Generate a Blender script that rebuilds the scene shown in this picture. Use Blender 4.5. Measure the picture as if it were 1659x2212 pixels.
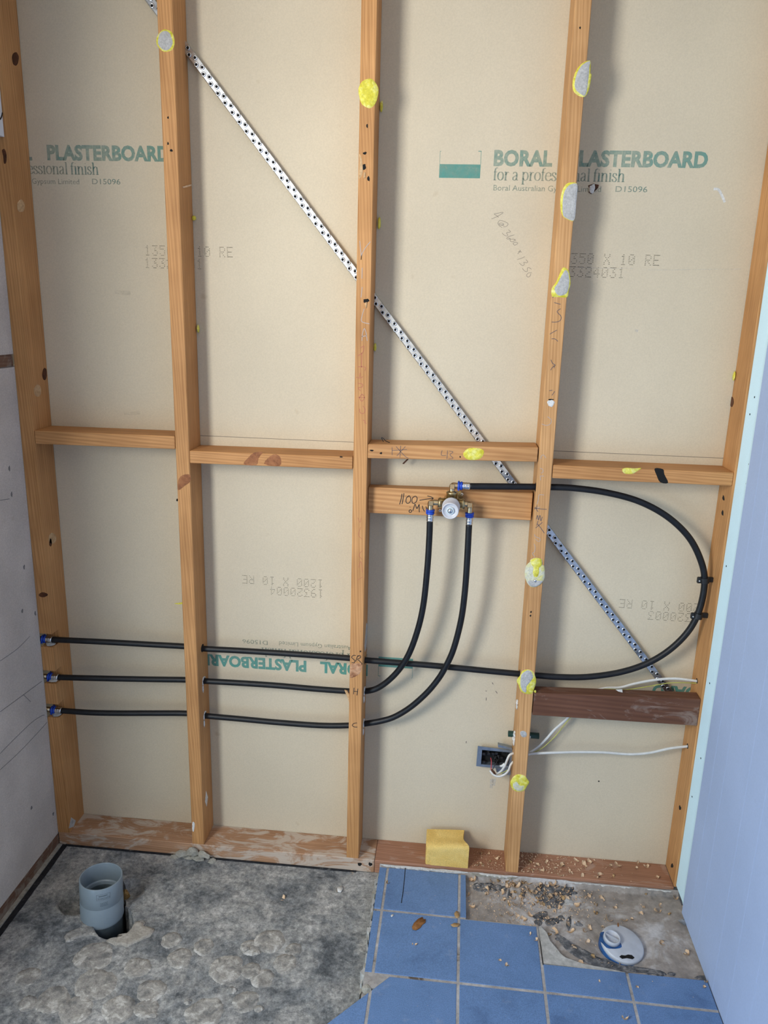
import bpy, bmesh, math, random
import numpy as np
from mathutils import Vector, Matrix, noise as mnoise

for o in list(bpy.data.objects): bpy.data.objects.remove(o)
scene = bpy.context.scene
COL = scene.collection
W, H = 1659, 2212

# ------------------------------------------------------------------ camera
FPX = 1664.1
CAM = np.array([1.01743, -1.86928, 1.55876])
YAW, PITCH, ROLL = -0.088646, 0.257979, 0.028194
ca, sa, cb, sb, cc, sc = math.cos(YAW), math.sin(YAW), math.cos(PITCH), math.sin(PITCH), math.cos(ROLL), math.sin(ROLL)
FWD = np.array([sa*cb, ca*cb, -sb]); _r = np.array([ca, -sa, 0.0]); _u = np.cross(_r, FWD)
RGT = _r*cc + _u*sc; UPV = -_r*sc + _u*cc
cam_d = bpy.data.cameras.new('camera'); cam = bpy.data.objects.new('camera', cam_d); COL.objects.link(cam)
cam_d.sensor_fit = 'VERTICAL'; cam_d.sensor_height = 36.0; cam_d.lens = FPX/H*36.0
cam_d.clip_start = 0.02; cam_d.clip_end = 60
cam.matrix_world = Matrix(((RGT[0], UPV[0], -FWD[0], CAM[0]), (RGT[1], UPV[1], -FWD[1], CAM[1]),
                           (RGT[2], UPV[2], -FWD[2], CAM[2]), (0, 0, 0, 1)))
scene.camera = cam

# ------------------------------------------------------------------ light
world = bpy.data.worlds.new('world'); scene.world = world; world.use_nodes = True
bg = world.node_tree.nodes['Background']; bg.inputs[0].default_value = (0.72, 0.84, 1.0, 1); bg.inputs[1].default_value = 0.6
def area(name, loc, target, sx, sy, power, col):
    d = bpy.data.lights.new(name, 'AREA'); d.shape = 'RECTANGLE'; d.size = sx; d.size_y = sy; d.energy = power; d.color = col
    o = bpy.data.objects.new(name, d); COL.objects.link(o); o.location = loc
    v = Vector(target)-Vector(loc); o.rotation_euler = v.to_track_quat('-Z', 'Y').to_euler()
    return o
area('side_window_daylight', (-0.43, -2.0, 1.83), (0.75, 0.0, 2.05), 0.56, 0.85, 55, (1.0, 0.975, 0.92))
area('rear_fill', (1.15, -3.3, 1.25), (0.9, 0.0, 1.2), 0.9, 1.7, 7.5, (1.0, 0.88, 0.72))  # added warm fill from behind the camera, lifts the shadows and left bay
area('doorway_skylight', (-0.16, -1.80, 0.60), (1.0, -1.80, 0.60), 0.95, 1.1, 23, (0.50, 0.76, 1.0))
vs = scene.view_settings; vs.view_transform = 'Standard'; vs.look = 'None'; vs.exposure = 0.0; vs.gamma = 1.0
vs.use_curve_mapping = False

# ------------------------------------------------------------------ helpers
def P(u, v, y=None, z=None, x=None):
    """world point seen at photo pixel (u, v) lying in the given plane"""
    d = FWD + RGT*((u-W/2)/FPX) - UPV*((v-H/2)/FPX)
    t = (y-CAM[1])/d[1] if y is not None else (z-CAM[2])/d[2] if z is not None else (x-CAM[0])/d[0]
    q = CAM+t*d
    return Vector(q)

class MB:
    def __init__(s): s.v = []; s.f = []; s.sm = []
    def add(s, vs, fs, smooth=False):
        b = len(s.v); s.v += [tuple(q) for q in vs]
        for f in fs: s.f.append(tuple(i+b for i in f)); s.sm.append(smooth)
        return s
    def box(s, x0, x1, y0, y1, z0, z1, bev=0.0):
        if bev <= 0:
            v = [(x, y, z) for x in (x0, x1) for y in (y0, y1) for z in (z0, z1)]
            return s.add(v, [(0, 1, 3, 2), (4, 6, 7, 5), (0, 4, 5, 1), (2, 3, 7, 6), (0, 2, 6, 4), (1, 5, 7, 3)])
        bm = bmesh.new(); bmesh.ops.create_cube(bm, size=1)
        for q in bm.verts: q.co = Vector(((x0+x1)/2+q.co.x*(x1-x0), (y0+y1)/2+q.co.y*(y1-y0), (z0+z1)/2+q.co.z*(z1-z0)))
        bmesh.ops.bevel(bm, geom=bm.edges[:], offset=bev, segments=1, profile=0.5, affect='EDGES')
        s.bm(bm); return s
    def bm(s, bm, smooth=False, mat=None):
        bm.verts.index_update()
        s.add([(mat @ q.co if mat else q.co) for q in bm.verts], [[q.index for q in f.verts] for f in bm.faces], smooth); bm.free(); return s
    def extr(s, poly, a, b, smooth=False):
        """polygon (list of 3D points) shifted by vector a (bottom) and b (top)"""
        n = len(poly); a = Vector(a); b = Vector(b)
        v = [Vector(q)+a for q in poly]+[Vector(q)+b for q in poly]
        f = [tuple(range(n))[::-1], tuple(range(n, 2*n))]+[(i, (i+1) % n, n+(i+1) % n, n+i) for i in range(n)]
        return s.add(v, f, smooth)
    def tube(s, pts, r, n=12, caps=True, flat=1.0, smooth=True):
        pts = [Vector(q) for q in pts]; m = len(pts)
        rr = r if isinstance(r, (list, tuple)) else [r]*m
        t = [(pts[min(i+1, m-1)]-pts[max(i-1, 0)]).normalized() for i in range(m)]
        up = Vector((0, 1, 0)) if abs(t[0].y) < 0.9 else Vector((0, 0, 1))
        a = t[0].cross(up).normalized(); vv = []
        for i in range(m):
            a = (a-t[i]*a.dot(t[i])).normalized(); b = t[i].cross(a)
            for k in range(n):
                w = 2*math.pi*k/n; vv.append(pts[i]+a*(math.cos(w)*rr[i])+b*(math.sin(w)*rr[i]*flat))
        f = [(i*n+k, i*n+(k+1) % n, (i+1)*n+(k+1) % n, (i+1)*n+k) for i in range(m-1) for k in range(n)]
        s.add(vv, f, smooth)
        if caps: s.add([], []); b0 = len(s.v)-m*n; s.f.append(tuple(b0+k for k in range(n))[::-1]); s.f.append(tuple(b0+(m-1)*n+k for k in range(n))); s.sm += [False, False]
        return s
    def lathe(s, prof, o, axis, n=40, smooth=True, closed=False):
        """profile [(radius, height)] turned about the axis through o"""
        o = Vector(o); ax = Vector(axis).normalized(); a = ax.orthogonal().normalized(); b = ax.cross(a)
        v = [o+ax*h+a*(math.cos(2*math.pi*k/n)*r)+b*(math.sin(2*math.pi*k/n)*r) for r, h in prof for k in range(n)]
        m = len(prof)
        f = [(i*n+k, i*n+(k+1) % n, (i+1)*n+(k+1) % n, (i+1)*n+k) for i in range(m-1) for k in range(n)]
        s.add(v, f, smooth); b0 = len(s.v)-m*n
        if not closed:
            s.f.append(tuple(b0+k for k in range(n))[::-1]); s.f.append(tuple(b0+(m-1)*n+k for k in range(n))); s.sm += [False, False]
        return s
    def ribbon(s, pts, w, nrm, th=0.0003, pen=None):
        """flat ink stroke following pts in a plane with normal nrm"""
        pts = [Vector(q) for q in pts]; nrm = Vector(nrm); m = len(pts)
        if m < 2: return s
        L = []; R = []
        for i in range(m):
            t = (pts[min(i+1, m-1)]-pts[max(i-1, 0)]).normalized(); b = nrm.cross(t)
            ww = w if pen is None else pen(t)
            L.append(pts[i]+b*ww/2+nrm*th); R.append(pts[i]-b*ww/2+nrm*th)
        return s.add(L+R, [(i, i+1, m+i+1, m+i) for i in range(m-1)])

ORG = {}
def build(name, mb, mat, parent=None, label=None, cat=None, group=None, kind=None, origin=None, recalc=True, weld=False):
    vs_ = np.array([tuple(q) for q in mb.v])
    if origin is None:
        lo, hi = vs_.min(0), vs_.max(0); origin = Vector(((lo[0]+hi[0])/2, (lo[1]+hi[1])/2, lo[2]))
    origin = Vector(origin)
    me = bpy.data.meshes.new(name); me.from_pydata([tuple(Vector(q)-origin) for q in mb.v], [], mb.f)
    me.polygons.foreach_set('use_smooth', mb.sm)
    if recalc or weld:
        bm = bmesh.new(); bm.from_mesh(me)
        if weld: bmesh.ops.remove_doubles(bm, verts=bm.verts, dist=1e-6)
        if recalc: bmesh.ops.recalc_face_normals(bm, faces=bm.faces)
        bm.to_mesh(me); bm.free()
    me.materials.append(M[mat] if isinstance(mat, str) else mat)
    o = bpy.data.objects.new(name, me); COL.objects.link(o)
    o.location = origin; ORG[o.name] = origin
    if parent is not None:
        o.parent = parent; o.location = origin-ORG[parent.name]
    tag(o, label, cat, group, kind); return o
def empty(name, loc, label=None, cat=None, group=None, kind=None):
    o = bpy.data.objects.new(name, None); COL.objects.link(o); o.location = loc; ORG[o.name] = Vector(loc); o.empty_display_size = 0.05
    tag(o, label, cat, group, kind); return o
def tag(o, label=None, cat=None, group=None, kind=None):
    if label: o['label'] = label
    if cat: o['category'] = cat
    if group: o['group'] = group
    if kind: o['kind'] = kind
def smooth_path(pts, k=8):
    pts = [Vector(q) for q in pts]; out = []
    for i in range(len(pts)-1):
        p0 = pts[max(i-1, 0)]; p1 = pts[i]; p2 = pts[i+1]; p3 = pts[min(i+2, len(pts)-1)]
        for j in range(k):
            t = j/k
            out.append(0.5*((2*p1)+(p2-p0)*t+(2*p0-5*p1+4*p2-p3)*t*t+(3*p1-p0-3*p2+p3)*t**3))
    out.append(pts[-1]); return out
def blob2d(cx, cy, rx, ry, n=22, amp=0.08, seed=0, rot=0):
    r = random.Random(seed); ph = [r.uniform(0, 6.28) for _ in range(4)]; out = []
    for k in range(n):
        w = 2*math.pi*k/n; m = 1+amp*(math.sin(2*w+ph[0])*.6+math.sin(3*w+ph[1])*.6+math.sin(5*w+ph[2])*.4+math.sin(7*w+ph[3])*.3)
        x = math.cos(w)*rx*m; y = math.sin(w)*ry*m
        out.append((cx+x*math.cos(rot)-y*math.sin(rot), cy+x*math.sin(rot)+y*math.cos(rot)))
    return out
def round_loop(o, k=3):
    if len(o) >= 20: return o
    n = len(o); out = []
    for i in range(n):
        p0, p1, p2, p3 = (Vector(o[(i+d) % n]) for d in (-1, 0, 1, 2))
        for j in range(k):
            t = j/k; q = 0.5*((2*p1)+(p2-p0)*t+(2*p0-5*p1+4*p2-p3)*t*t+(3*p1-p0-3*p2+p3)*t**3); out.append((q.x, q.y))
    return out
def zoomer(x0, y0, s): return lambda pts: [(x0+a/s, y0+b/s) for a, b in pts]
FRONT = Vector((0, -1, 0))

# ------------------------------------------------------------------ materials
M = {}
def nt(name):
    m = bpy.data.materials.new(name); m.use_nodes = True; t = m.node_tree; M[name] = m
    return m, t, t.nodes['Principled BSDF']
def N(t, typ, **k):
    n = t.nodes.new(typ)
    for a, b in k.items():
        if hasattr(n, a): setattr(n, a, b)
        else: n.inputs[a.replace('_', ' ').title() if a.replace('_', ' ').title() in n.inputs else a].default_value = b
    return n
def ramp(t, stops):
    n = t.nodes.new('ShaderNodeValToRGB'); e = n.color_ramp.elements
    while len(e) < len(stops): e.new(0.5)
    for q, (p, c) in zip(e, stops): q.position = p; q.color = (*c, 1) if len(c) == 3 else c
    return n
def coords(t, scale=(1, 1, 1), rand=0.0, kind='Object'):
    tc = t.nodes.new('ShaderNodeTexCoord'); mp = t.nodes.new('ShaderNodeMapping'); mp.inputs['Scale'].default_value = scale
    t.links.new(tc.outputs[kind], mp.inputs['Vector'])
    if rand:
        oi = t.nodes.new('ShaderNodeObjectInfo'); mu = t.nodes.new('ShaderNodeMath'); mu.operation = 'MULTIPLY'; mu.inputs[1].default_value = rand
        t.links.new(oi.outputs['Random'], mu.inputs[0]); cx = t.nodes.new('ShaderNodeCombineXYZ')
        for i in range(3): t.links.new(mu.outputs[0], cx.inputs[i])
        t.links.new(cx.outputs[0], mp.inputs['Location'])
    return mp.outputs[0]
def mixc(t, f, a, b, mode='MIX'):
    n = t.nodes.new('ShaderNodeMix'); n.data_type = 'RGBA'; n.blend_type = mode
    for s_, v in ((0, f), (6, a), (7, b)):
        if hasattr(v, 'links') or hasattr(v, 'is_linked'): t.links.new(v, n.inputs[s_])
        elif isinstance(v, (int, float)): n.inputs[s_].default_value = v
        else: n.inputs[s_].default_value = (*v, 1)
    return n.outputs[2]
def noise(t, vec, scale, detail=4, rough=0.55, dist=0.0):
    n = t.nodes.new('ShaderNodeTexNoise'); n.inputs['Scale'].default_value = scale; n.inputs['Detail'].default_value = detail
    n.inputs['Roughness'].default_value = rough; n.inputs['Distortion'].default_value = dist
    t.links.new(vec, n.inputs['Vector']); return n.outputs['Fac']
def bump(t, b, h, strength=0.2, dist=0.002):
    n = t.nodes.new('ShaderNodeBump'); n.inputs['Strength'].default_value = strength; n.inputs['Distance'].default_value = dist
    t.links.new(h, n.inputs['Height']); t.links.new(n.outputs[0], b.inputs['Normal'])
def plain(name, col, rough=0.5, metal=0.0, var=0.0, vscale=60, spec=0.5):
    m, t, b = nt(name)
    b.inputs['Roughness'].default_value = rough; b.inputs['Metallic'].default_value = metal; b.inputs['Specular IOR Level'].default_value = spec
    v = coords(t, rand=3.0); f = noise(t, v, vscale, 3)
    lo = tuple(c*(1-var) for c in col); hi = tuple(min(1, c*(1+var)) for c in col)
    r = ramp(t, [(0.3, lo), (0.7, hi)]); t.links.new(f, r.inputs[0]); t.links.new(r.outputs[0], b.inputs['Base Color'])
    return m, t, b
def pine(name, light, dark, axis='z', stain=None, rings=85.0):
    m, t, b = nt(name); b.inputs['Roughness'].default_value = 0.62; b.inputs['Specular IOR Level'].default_value = 0.25
    st = 0.045
    sc_ = (1, 1, st) if axis == 'z' else (st, 1, 1) if axis == 'x' else (1, st, 1)
    v = coords(t, sc_, rand=1.7)
    wv = t.nodes.new('ShaderNodeTexWave'); wv.wave_type = 'BANDS'; wv.bands_direction = 'DIAGONAL'
    wv.inputs['Scale'].default_value = rings; wv.inputs['Distortion'].default_value = 8.0; wv.inputs['Detail'].default_value = 2.5
    wv.inputs['Detail Scale'].default_value = 0.55; wv.inputs['Detail Roughness'].default_value = 0.55
    t.links.new(v, wv.inputs['Vector'])
    mid = tuple(l*.62+d*.38 for l, d in zip(light, dark)); r1 = ramp(t, [(0.0, light), (0.5, tuple(l*.85+d*.15 for l, d in zip(light, dark))), (0.85, mid), (1.0, mid)])
    t.links.new(wv.outputs['Fac'], r1.inputs[0])
    sc2 = tuple(3.0 if q == st else 160.0 for q in sc_)
    v2 = coords(t, sc2, rand=5); f2 = noise(t, v2, 1.0, 5, 0.6)
    r2 = ramp(t, [(0.25, (0.78, 0.74, 0.70)), (0.75, (1.08, 1.08, 1.08))]); t.links.new(f2, r2.inputs[0])
    c = mixc(t, 1.0, r1.outputs[0], r2.outputs[0], 'MULTIPLY')
    v3 = coords(t, (1, 1, 1), rand=9); f3 = noise(t, v3, 5.0, 3)
    r3 = ramp(t, [(0.3, (0.82, 0.78, 0.74)), (0.7, (1.1, 1.1, 1.1))]); t.links.new(f3, r3.inputs[0])
    c = mixc(t, 1.0, c, r3.outputs[0], 'MULTIPLY')
    if stain:
        v4 = coords(t, (5, 12, 12), rand=0); f4 = noise(t, v4, 1.6, 6, 0.68, 1.2)
        r4 = ramp(t, [(stain[1], (0, 0, 0)), (stain[1]+0.1, (1, 1, 1))]); t.links.new(f4, r4.inputs[0])
        ml = t.nodes.new('ShaderNodeMath'); ml.operation = 'MULTIPLY'; ml.inputs[1].default_value = stain[2]; t.links.new(r4.outputs[0], ml.inputs[0])
        c = mixc(t, ml.outputs[0], c, stain[0])
    t.links.new(c, b.inputs['Base Color'])
    bump(t, b, f2, 0.15, 0.0008)
PL, PD = (0.60, 0.325, 0.132), (0.35, 0.153, 0.053)
pine('pine_upright', PL, PD, 'z')
pine('pine_pale', (0.64, 0.37, 0.165), (0.40, 0.195, 0.072), 'z')
pine('pine_level', (0.57, 0.30, 0.12), (0.32, 0.135, 0.047), 'x')
pine('pine_board', (0.60, 0.33, 0.14), (0.33, 0.135, 0.047), 'x', rings=55)
pine('pine_plate', (0.46, 0.275, 0.165), (0.27, 0.145, 0.08), 'x', stain=((0.55, 0.485, 0.41), 0.47, 0.75))
pine('pine_plate_red', (0.42, 0.225, 0.145), (0.25, 0.115, 0.07), 'x', stain=((0.50, 0.40, 0.33), 0.56, 0.4))
pine('dark_hardwood', (0.16, 0.075, 0.046), (0.085, 0.036, 0.024), 'x', stain=((0.36, 0.30, 0.26), 0.54, 0.4), rings=40)
pine('pine_left_plate', (0.20, 0.12, 0.08), (0.11, 0.05, 0.035), 'y', stain=((0.3, 0.27, 0.22), 0.5, 0.6))

def board_mat(name, c, vary=0.05, fleck=0.07, sc=3.0):
    m, t, b = nt(name); b.inputs['Roughness'].default_value = 0.88; b.inputs['Specular IOR Level'].default_value = 0.15
    v = coords(t); f = noise(t, v, sc, 4, 0.5)
    r = ramp(t, [(0.3, tuple(q*(1-vary) for q in c)), (0.7, tuple(q*(1+vary) for q in c))]); t.links.new(f, r.inputs[0])
    f2 = noise(t, v, 260, 3, 0.7); r2 = ramp(t, [(0.3, (1-fleck,)*3), (0.7, (1+fleck*.5,)*3)]); t.links.new(f2, r2.inputs[0])
    c1 = mixc(t, 1.0, r.outputs[0], r2.outputs[0], 'MULTIPLY')
    f3 = noise(t, v, 21, 2, 0.5); r3 = ramp(t, [(0.74, (1, 1, 1)), (0.80, (0.90, 0.87, 0.83))]); t.links.new(f3, r3.inputs[0])
    c2 = mixc(t, 1.0, c1, r3.outputs[0], 'MULTIPLY')
    t.links.new(c2, b.inputs['Base Color']); bump(t, b, f2, 0.12, 0.0006)
board_mat('board_paper', (0.61, 0.53, 0.395))
board_mat('fibre_sheet_grey', (0.57, 0.525, 0.475), 0.12, 0.15, 6)
board_mat('wall_drab', (0.34, 0.29, 0.24), 0.05, 0.05, 3)
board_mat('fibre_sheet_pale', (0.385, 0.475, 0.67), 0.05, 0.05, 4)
board_mat('sheet_rib', (0.42, 0.515, 0.71), 0.05, 0.05, 30)
board_mat('sheet_edge_white', (0.66, 0.88, 0.97), 0.03, 0.03, 8)
board_mat('white_lining', (0.72, 0.74, 0.76), 0.03, 0.03, 8)
board_mat('ceiling_white', (0.78, 0.70, 0.60), 0.02, 0.02, 3)

def concrete():
    m, t, b = nt('concrete'); b.inputs['Roughness'].default_value = 0.85; b.inputs['Specular IOR Level'].default_value = 0.25
    v = coords(t)
    f = noise(t, v, 8, 12, 0.74, 0.35); r = ramp(t, [(0.37, (0.11, 0.12, 0.129)), (0.45, (0.22, 0.231, 0.236)), (0.52, (0.31, 0.313, 0.305)), (0.60, (0.43, 0.425, 0.41))]); t.links.new(f, r.inputs[0])
    f2 = noise(t, v, 60, 9, 0.84, 0.1); r2 = ramp(t, [(0.40, (0.55, 0.57, 0.60)), (0.49, (1.0, 1.0, 1.0)), (0.56, (1.25, 1.25, 1.25)), (0.62, (1.75, 1.75, 1.75))]); t.links.new(f2, r2.inputs[0])
    c = mixc(t, 1.0, r.outputs[0], r2.outputs[0], 'MULTIPLY')
    f3 = noise(t, v, 4.2, 7, 0.62, 2.2); r3 = ramp(t, [(0.485, (0, 0, 0)), (0.5, (1, 1, 1)), (0.515, (0, 0, 0))]); t.links.new(f3, r3.inputs[0])
    ml = t.nodes.new('ShaderNodeMath'); ml.operation = 'MULTIPLY'; ml.inputs[1].default_value = 0.12; t.links.new(r3.outputs[0], ml.inputs[0])
    c = mixc(t, ml.outputs[0], c, (0.50, 0.49, 0.46))
    f4 = noise(t, v, 190, 3, 0.6); r4 = ramp(t, [(0.68, (0, 0, 0)), (0.74, (1, 1, 1))]); t.links.new(f4, r4.inputs[0]); c = mixc(t, r4.outputs[0], c, (0.50, 0.50, 0.49))
    t.links.new(c, b.inputs['Base Color']); bump(t, b, f2, 0.8, 0.004)
concrete()
def patchy(name, stops, s1, s2, bs=0.5, rough=0.85):
    m, t, b = nt(name); b.inputs['Roughness'].default_value = rough; b.inputs['Specular IOR Level'].default_value = 0.2
    v = coords(t, rand=4); f = noise(t, v, s1, 6, 0.65, 0.6); r = ramp(t, stops); t.links.new(f, r.inputs[0])
    f2 = noise(t, v, s2, 5, 0.7); r2 = ramp(t, [(0.3, (0.72,)*3), (0.7, (1.15,)*3)]); t.links.new(f2, r2.inputs[0])
    c = mixc(t, 1.0, r.outputs[0], r2.outputs[0], 'MULTIPLY'); t.links.new(c, b.inputs['Base Color']); bump(t, b, f2, bs, 0.002)
patchy('adhesive', [(0.36, (0.20, 0.20, 0.195)), (0.46, (0.31, 0.30, 0.28)), (0.54, (0.38, 0.365, 0.335)), (0.62, (0.55, 0.54, 0.51))], 40, 160, 1.0)
patchy('adhesive_pale', [(0.3, (0.33, 0.31, 0.27)), (0.55, (0.44, 0.41, 0.36)), (0.75, (0.56, 0.53, 0.48))], 50, 180, 1.0)
patchy('slate_adhesive', [(0.36, (0.075, 0.08, 0.09)), (0.5, (0.15, 0.155, 0.165)), (0.62, (0.30, 0.29, 0.285))], 60, 160, 1.0)
patchy('mortar_bed', [(0.30, (0.14, 0.145, 0.155)), (0.40, (0.28, 0.255, 0.235)), (0.52, (0.365, 0.325, 0.29)), (0.60, (0.50, 0.48, 0.47)), (0.70, (0.62, 0.61, 0.61))], 7, 60, 0.5)
patchy('mortar_pale', [(0.3, (0.40, 0.40, 0.38)), (0.7, (0.56, 0.56, 0.54))], 25, 80, 0.4)
patchy('mortar_lump', [(0.3, (0.28, 0.27, 0.23)), (0.7, (0.46, 0.44, 0.38))], 40, 120, 0.6)
patchy('grout', [(0.36, (0.13, 0.105, 0.085)), (0.41, (0.36, 0.34, 0.32)), (0.65, (0.50, 0.49, 0.49))], 7, 90, 0.4)
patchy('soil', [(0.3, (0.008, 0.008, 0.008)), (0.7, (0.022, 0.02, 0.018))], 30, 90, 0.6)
patchy('membrane', [(0.3, (0.012, 0.013, 0.016)), (0.62, (0.03, 0.03, 0.034)), (0.75, (0.2, 0.19, 0.17))], 40, 90, 0.4)
patchy('foam_orange', [(0.3, (0.22, 0.12, 0.04)), (0.7, (0.42, 0.27, 0.1))], 90, 200, 0.7)
patchy('glue_yellow', [(0.35, (0.62, 0.54, 0.045)), (0.5, (0.74, 0.68, 0.10)), (0.65, (0.82, 0.79, 0.30))], 60, 150, 0.5)
patchy('glue_grey', [(0.3, (0.41, 0.405, 0.395)), (0.7, (0.53, 0.525, 0.51))], 50, 240, 0.3)
patchy('glue_pale', [(0.38, (0.70, 0.66, 0.24)), (0.6, (0.62, 0.62, 0.52))], 40, 200, 0.4)
patchy('caulk_white', [(0.3, (0.62, 0.62, 0.60)), (0.7, (0.78, 0.78, 0.76))], 60, 200, 0.3, 0.5)
patchy('sponge', [(0.3, (0.74, 0.48, 0.13)), (0.6, (0.84, 0.60, 0.20)), (0.8, (0.80, 0.60, 0.26))], 16, 420, 0.5, 0.9)
patchy('shaving', [(0.3, (0.62, 0.42, 0.25)), (0.7, (0.82, 0.62, 0.43))], 60, 200, 0.2)
patchy('shaving_dark', [(0.3, (0.40, 0.25, 0.11)), (0.7, (0.58, 0.39, 0.20))], 60, 200, 0.2)
patchy('dry_leaf', [(0.3, (0.20, 0.085, 0.03)), (0.7, (0.36, 0.17, 0.06))], 60, 200, 0.3)
patchy('knot', [(0.3, (0.045, 0.018, 0.010)), (0.6, (0.12, 0.045, 0.02)), (0.8, (0.19, 0.08, 0.035))], 60, 180, 0.2, 0.6)
patchy('knot_red', [(0.3, (0.15, 0.05, 0.022)), (0.5, (0.30, 0.12, 0.05)), (0.75, (0.42, 0.19, 0.08))], 26, 120, 0.2, 0.6)
patchy('scar_wood', [(0.36, (0.22, 0.09, 0.045)), (0.48, (0.44, 0.22, 0.115)), (0.62, (0.58, 0.34, 0.20))], 60, 160, 0.3, 0.7)
patchy('torn_wood', [(0.3, (0.50, 0.30, 0.14)), (0.7, (0.66, 0.45, 0.25))], 40, 160, 0.3)
def tile_mat():
    m, t, b = nt('tile_blue'); b.inputs['Roughness'].default_value = 0.42; b.inputs['Specular IOR Level'].default_value = 0.4
    v = coords(t, rand=6); f = noise(t, v, 9, 6, 0.65, 0.5)
    r = ramp(t, [(0.30, (0.09, 0.168, 0.335)), (0.45, (0.122, 0.225, 0.43)), (0.70, (0.142, 0.255, 0.485))]); t.links.new(f, r.inputs[0])
    f2 = noise(t, v, 420, 3, 0.8); r2 = ramp(t, [(0.3, (0.70,)*3), (0.7, (1.25,)*3)]); t.links.new(f2, r2.inputs[0])
    c = mixc(t, 1.0, r.outputs[0], r2.outputs[0], 'MULTIPLY')
    f3 = noise(t, v, 24, 6, 0.7); r3 = ramp(t, [(0.60, (0, 0, 0)), (0.78, (0.45,)*3)]); t.links.new(f3, r3.inputs[0])
    c = mixc(t, r3.outputs[0], c, (0.33, 0.38, 0.48)); t.links.new(c, b.inputs['Base Color']); bump(t, b, f2, 0.08, 0.0006)
tile_mat()
plain('tile_edge', (0.36, 0.34, 0.32), 0.8, var=0.2)
plain('pipe_black', (0.008, 0.009, 0.0115), 0.46, var=0.3, spec=0.35)
plain('clip_black', (0.008, 0.008, 0.009), 0.5, var=0.2)
plain('ink_black', (0.012, 0.010, 0.012), 0.7)
plain('hole_black', (0.004, 0.004, 0.004), 0.9)
plain('pencil_grey', (0.27, 0.235, 0.19), 0.8)
plain('pencil_light', (0.42, 0.36, 0.33), 0.8)
plain('pencil_dark', (0.12, 0.095, 0.10), 0.8)
plain('crayon_red', (0.42, 0.135, 0.085), 0.8)
plain('scratch', (0.16, 0.16, 0.16), 0.8)
plain('galvanised', (0.60, 0.63, 0.66), 0.33, 1.0, var=0.18, vscale=70)
plain('steel_bright', (0.72, 0.72, 0.72), 0.24, 1.0, var=0.06)
plain('box_steel', (0.33, 0.38, 0.44), 0.42, 0.8, var=0.15)
plain('brass', (0.50, 0.385, 0.20), 0.34, 1.0, var=0.12, vscale=120)
plain('brass_pale', (0.60, 0.47, 0.29), 0.28, 1.0, var=0.08, vscale=120)
plain('collar_blue', (0.008, 0.06, 0.46), 0.4, var=0.1)
plain('cap_white', (0.74, 0.75, 0.80), 0.32, var=0.02); M['cap_white'].node_tree.nodes['Principled BSDF'].inputs['Transmission Weight'].default_value = 0.25
plain('cap_inner', (0.60, 0.70, 0.74), 0.3, var=0.02)
plain('pvc_grey', (0.22, 0.275, 0.315), 0.36, var=0.03)
plain('pvc_dark', (0.12, 0.155, 0.175), 0.45, var=0.2)
plain('pvc_mark', (0.10, 0.13, 0.15), 0.6)
plain('drain_white', (0.50, 0.53, 0.58), 0.45, var=0.12, vscale=30)
plain('glue_blue', (0.015, 0.085, 0.26), 0.35, var=0.4, vscale=60)
plain('cable_white', (0.66, 0.66, 0.63), 0.45, var=0.08)
plain('cable_earth', (0.42, 0.42, 0.10), 0.45, var=0.2)
plain('wire_red', (0.42, 0.05, 0.06), 0.4); plain('wire_black', (0.012, 0.012, 0.014), 0.35, var=0.3); plain('wire_brown', (0.12, 0.05, 0.03), 0.4)
plain('tube_green', (0.012, 0.045, 0.034), 0.45, var=0.2)
plain('nail_dark', (0.03, 0.03, 0.035), 0.4, 0.8)
def glass_mat():
    m, t, b = nt('clear_plastic'); b.inputs['Transmission Weight'].default_value = 0.9; b.inputs['Roughness'].default_value = 0.08; b.inputs['IOR'].default_value = 1.45
    b.inputs['Base Color'].default_value = (0.95, 0.97, 0.98, 1)
glass_mat()
def ink(name, col, lo, hi, scale=60, base_alpha=0.0, top=0.92):
    m, t, b = nt(name); b.inputs['Base Color'].default_value = (*col, 1); b.inputs['Roughness'].default_value = 0.9; b.inputs['Specular IOR Level'].default_value = 0.1
    v = coords(t); f = noise(t, v, scale, 5, 0.7); f0 = noise(t, v, scale/10, 2, 0.5)
    ad = t.nodes.new('ShaderNodeMath'); ad.operation = 'ADD'; t.links.new(f, ad.inputs[0]); t.links.new(f0, ad.inputs[1])
    r = ramp(t, [(0.0, (base_alpha,)*3), (1.0, (1, 1, 1))])
    mr = t.nodes.new('ShaderNodeMapRange'); mr.inputs[1].default_value = lo; mr.inputs[2].default_value = hi; mr.inputs[3].default_value = base_alpha; mr.inputs[4].default_value = top
    t.links.new(ad.outputs[0], mr.inputs[0]); t.links.new(mr.outputs[0], b.inputs['Alpha'])
ink('ink_teal', (0.15, 0.335, 0.29), 0.66, 1.35, 70, 0.20, 0.80)
ink('ink_teal_strong', (0.10, 0.33, 0.285), 0.62, 1.25, 70, 0.42)
ink('ink_teal_dark', (0.14, 0.26, 0.225), 0.68, 1.35, 90, 0.20, 0.80)
ink('ink_dots', (0.05, 0.055, 0.04), 0.75, 1.2, 150, 0.35)
ink('smudge_dark', (0.30, 0.26, 0.20), 0.85, 1.5, 60, 0.0, 0.5)
ink('dust_smear', (0.62, 0.6, 0.56), 0.8, 1.15, 90, 0.0)

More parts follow.
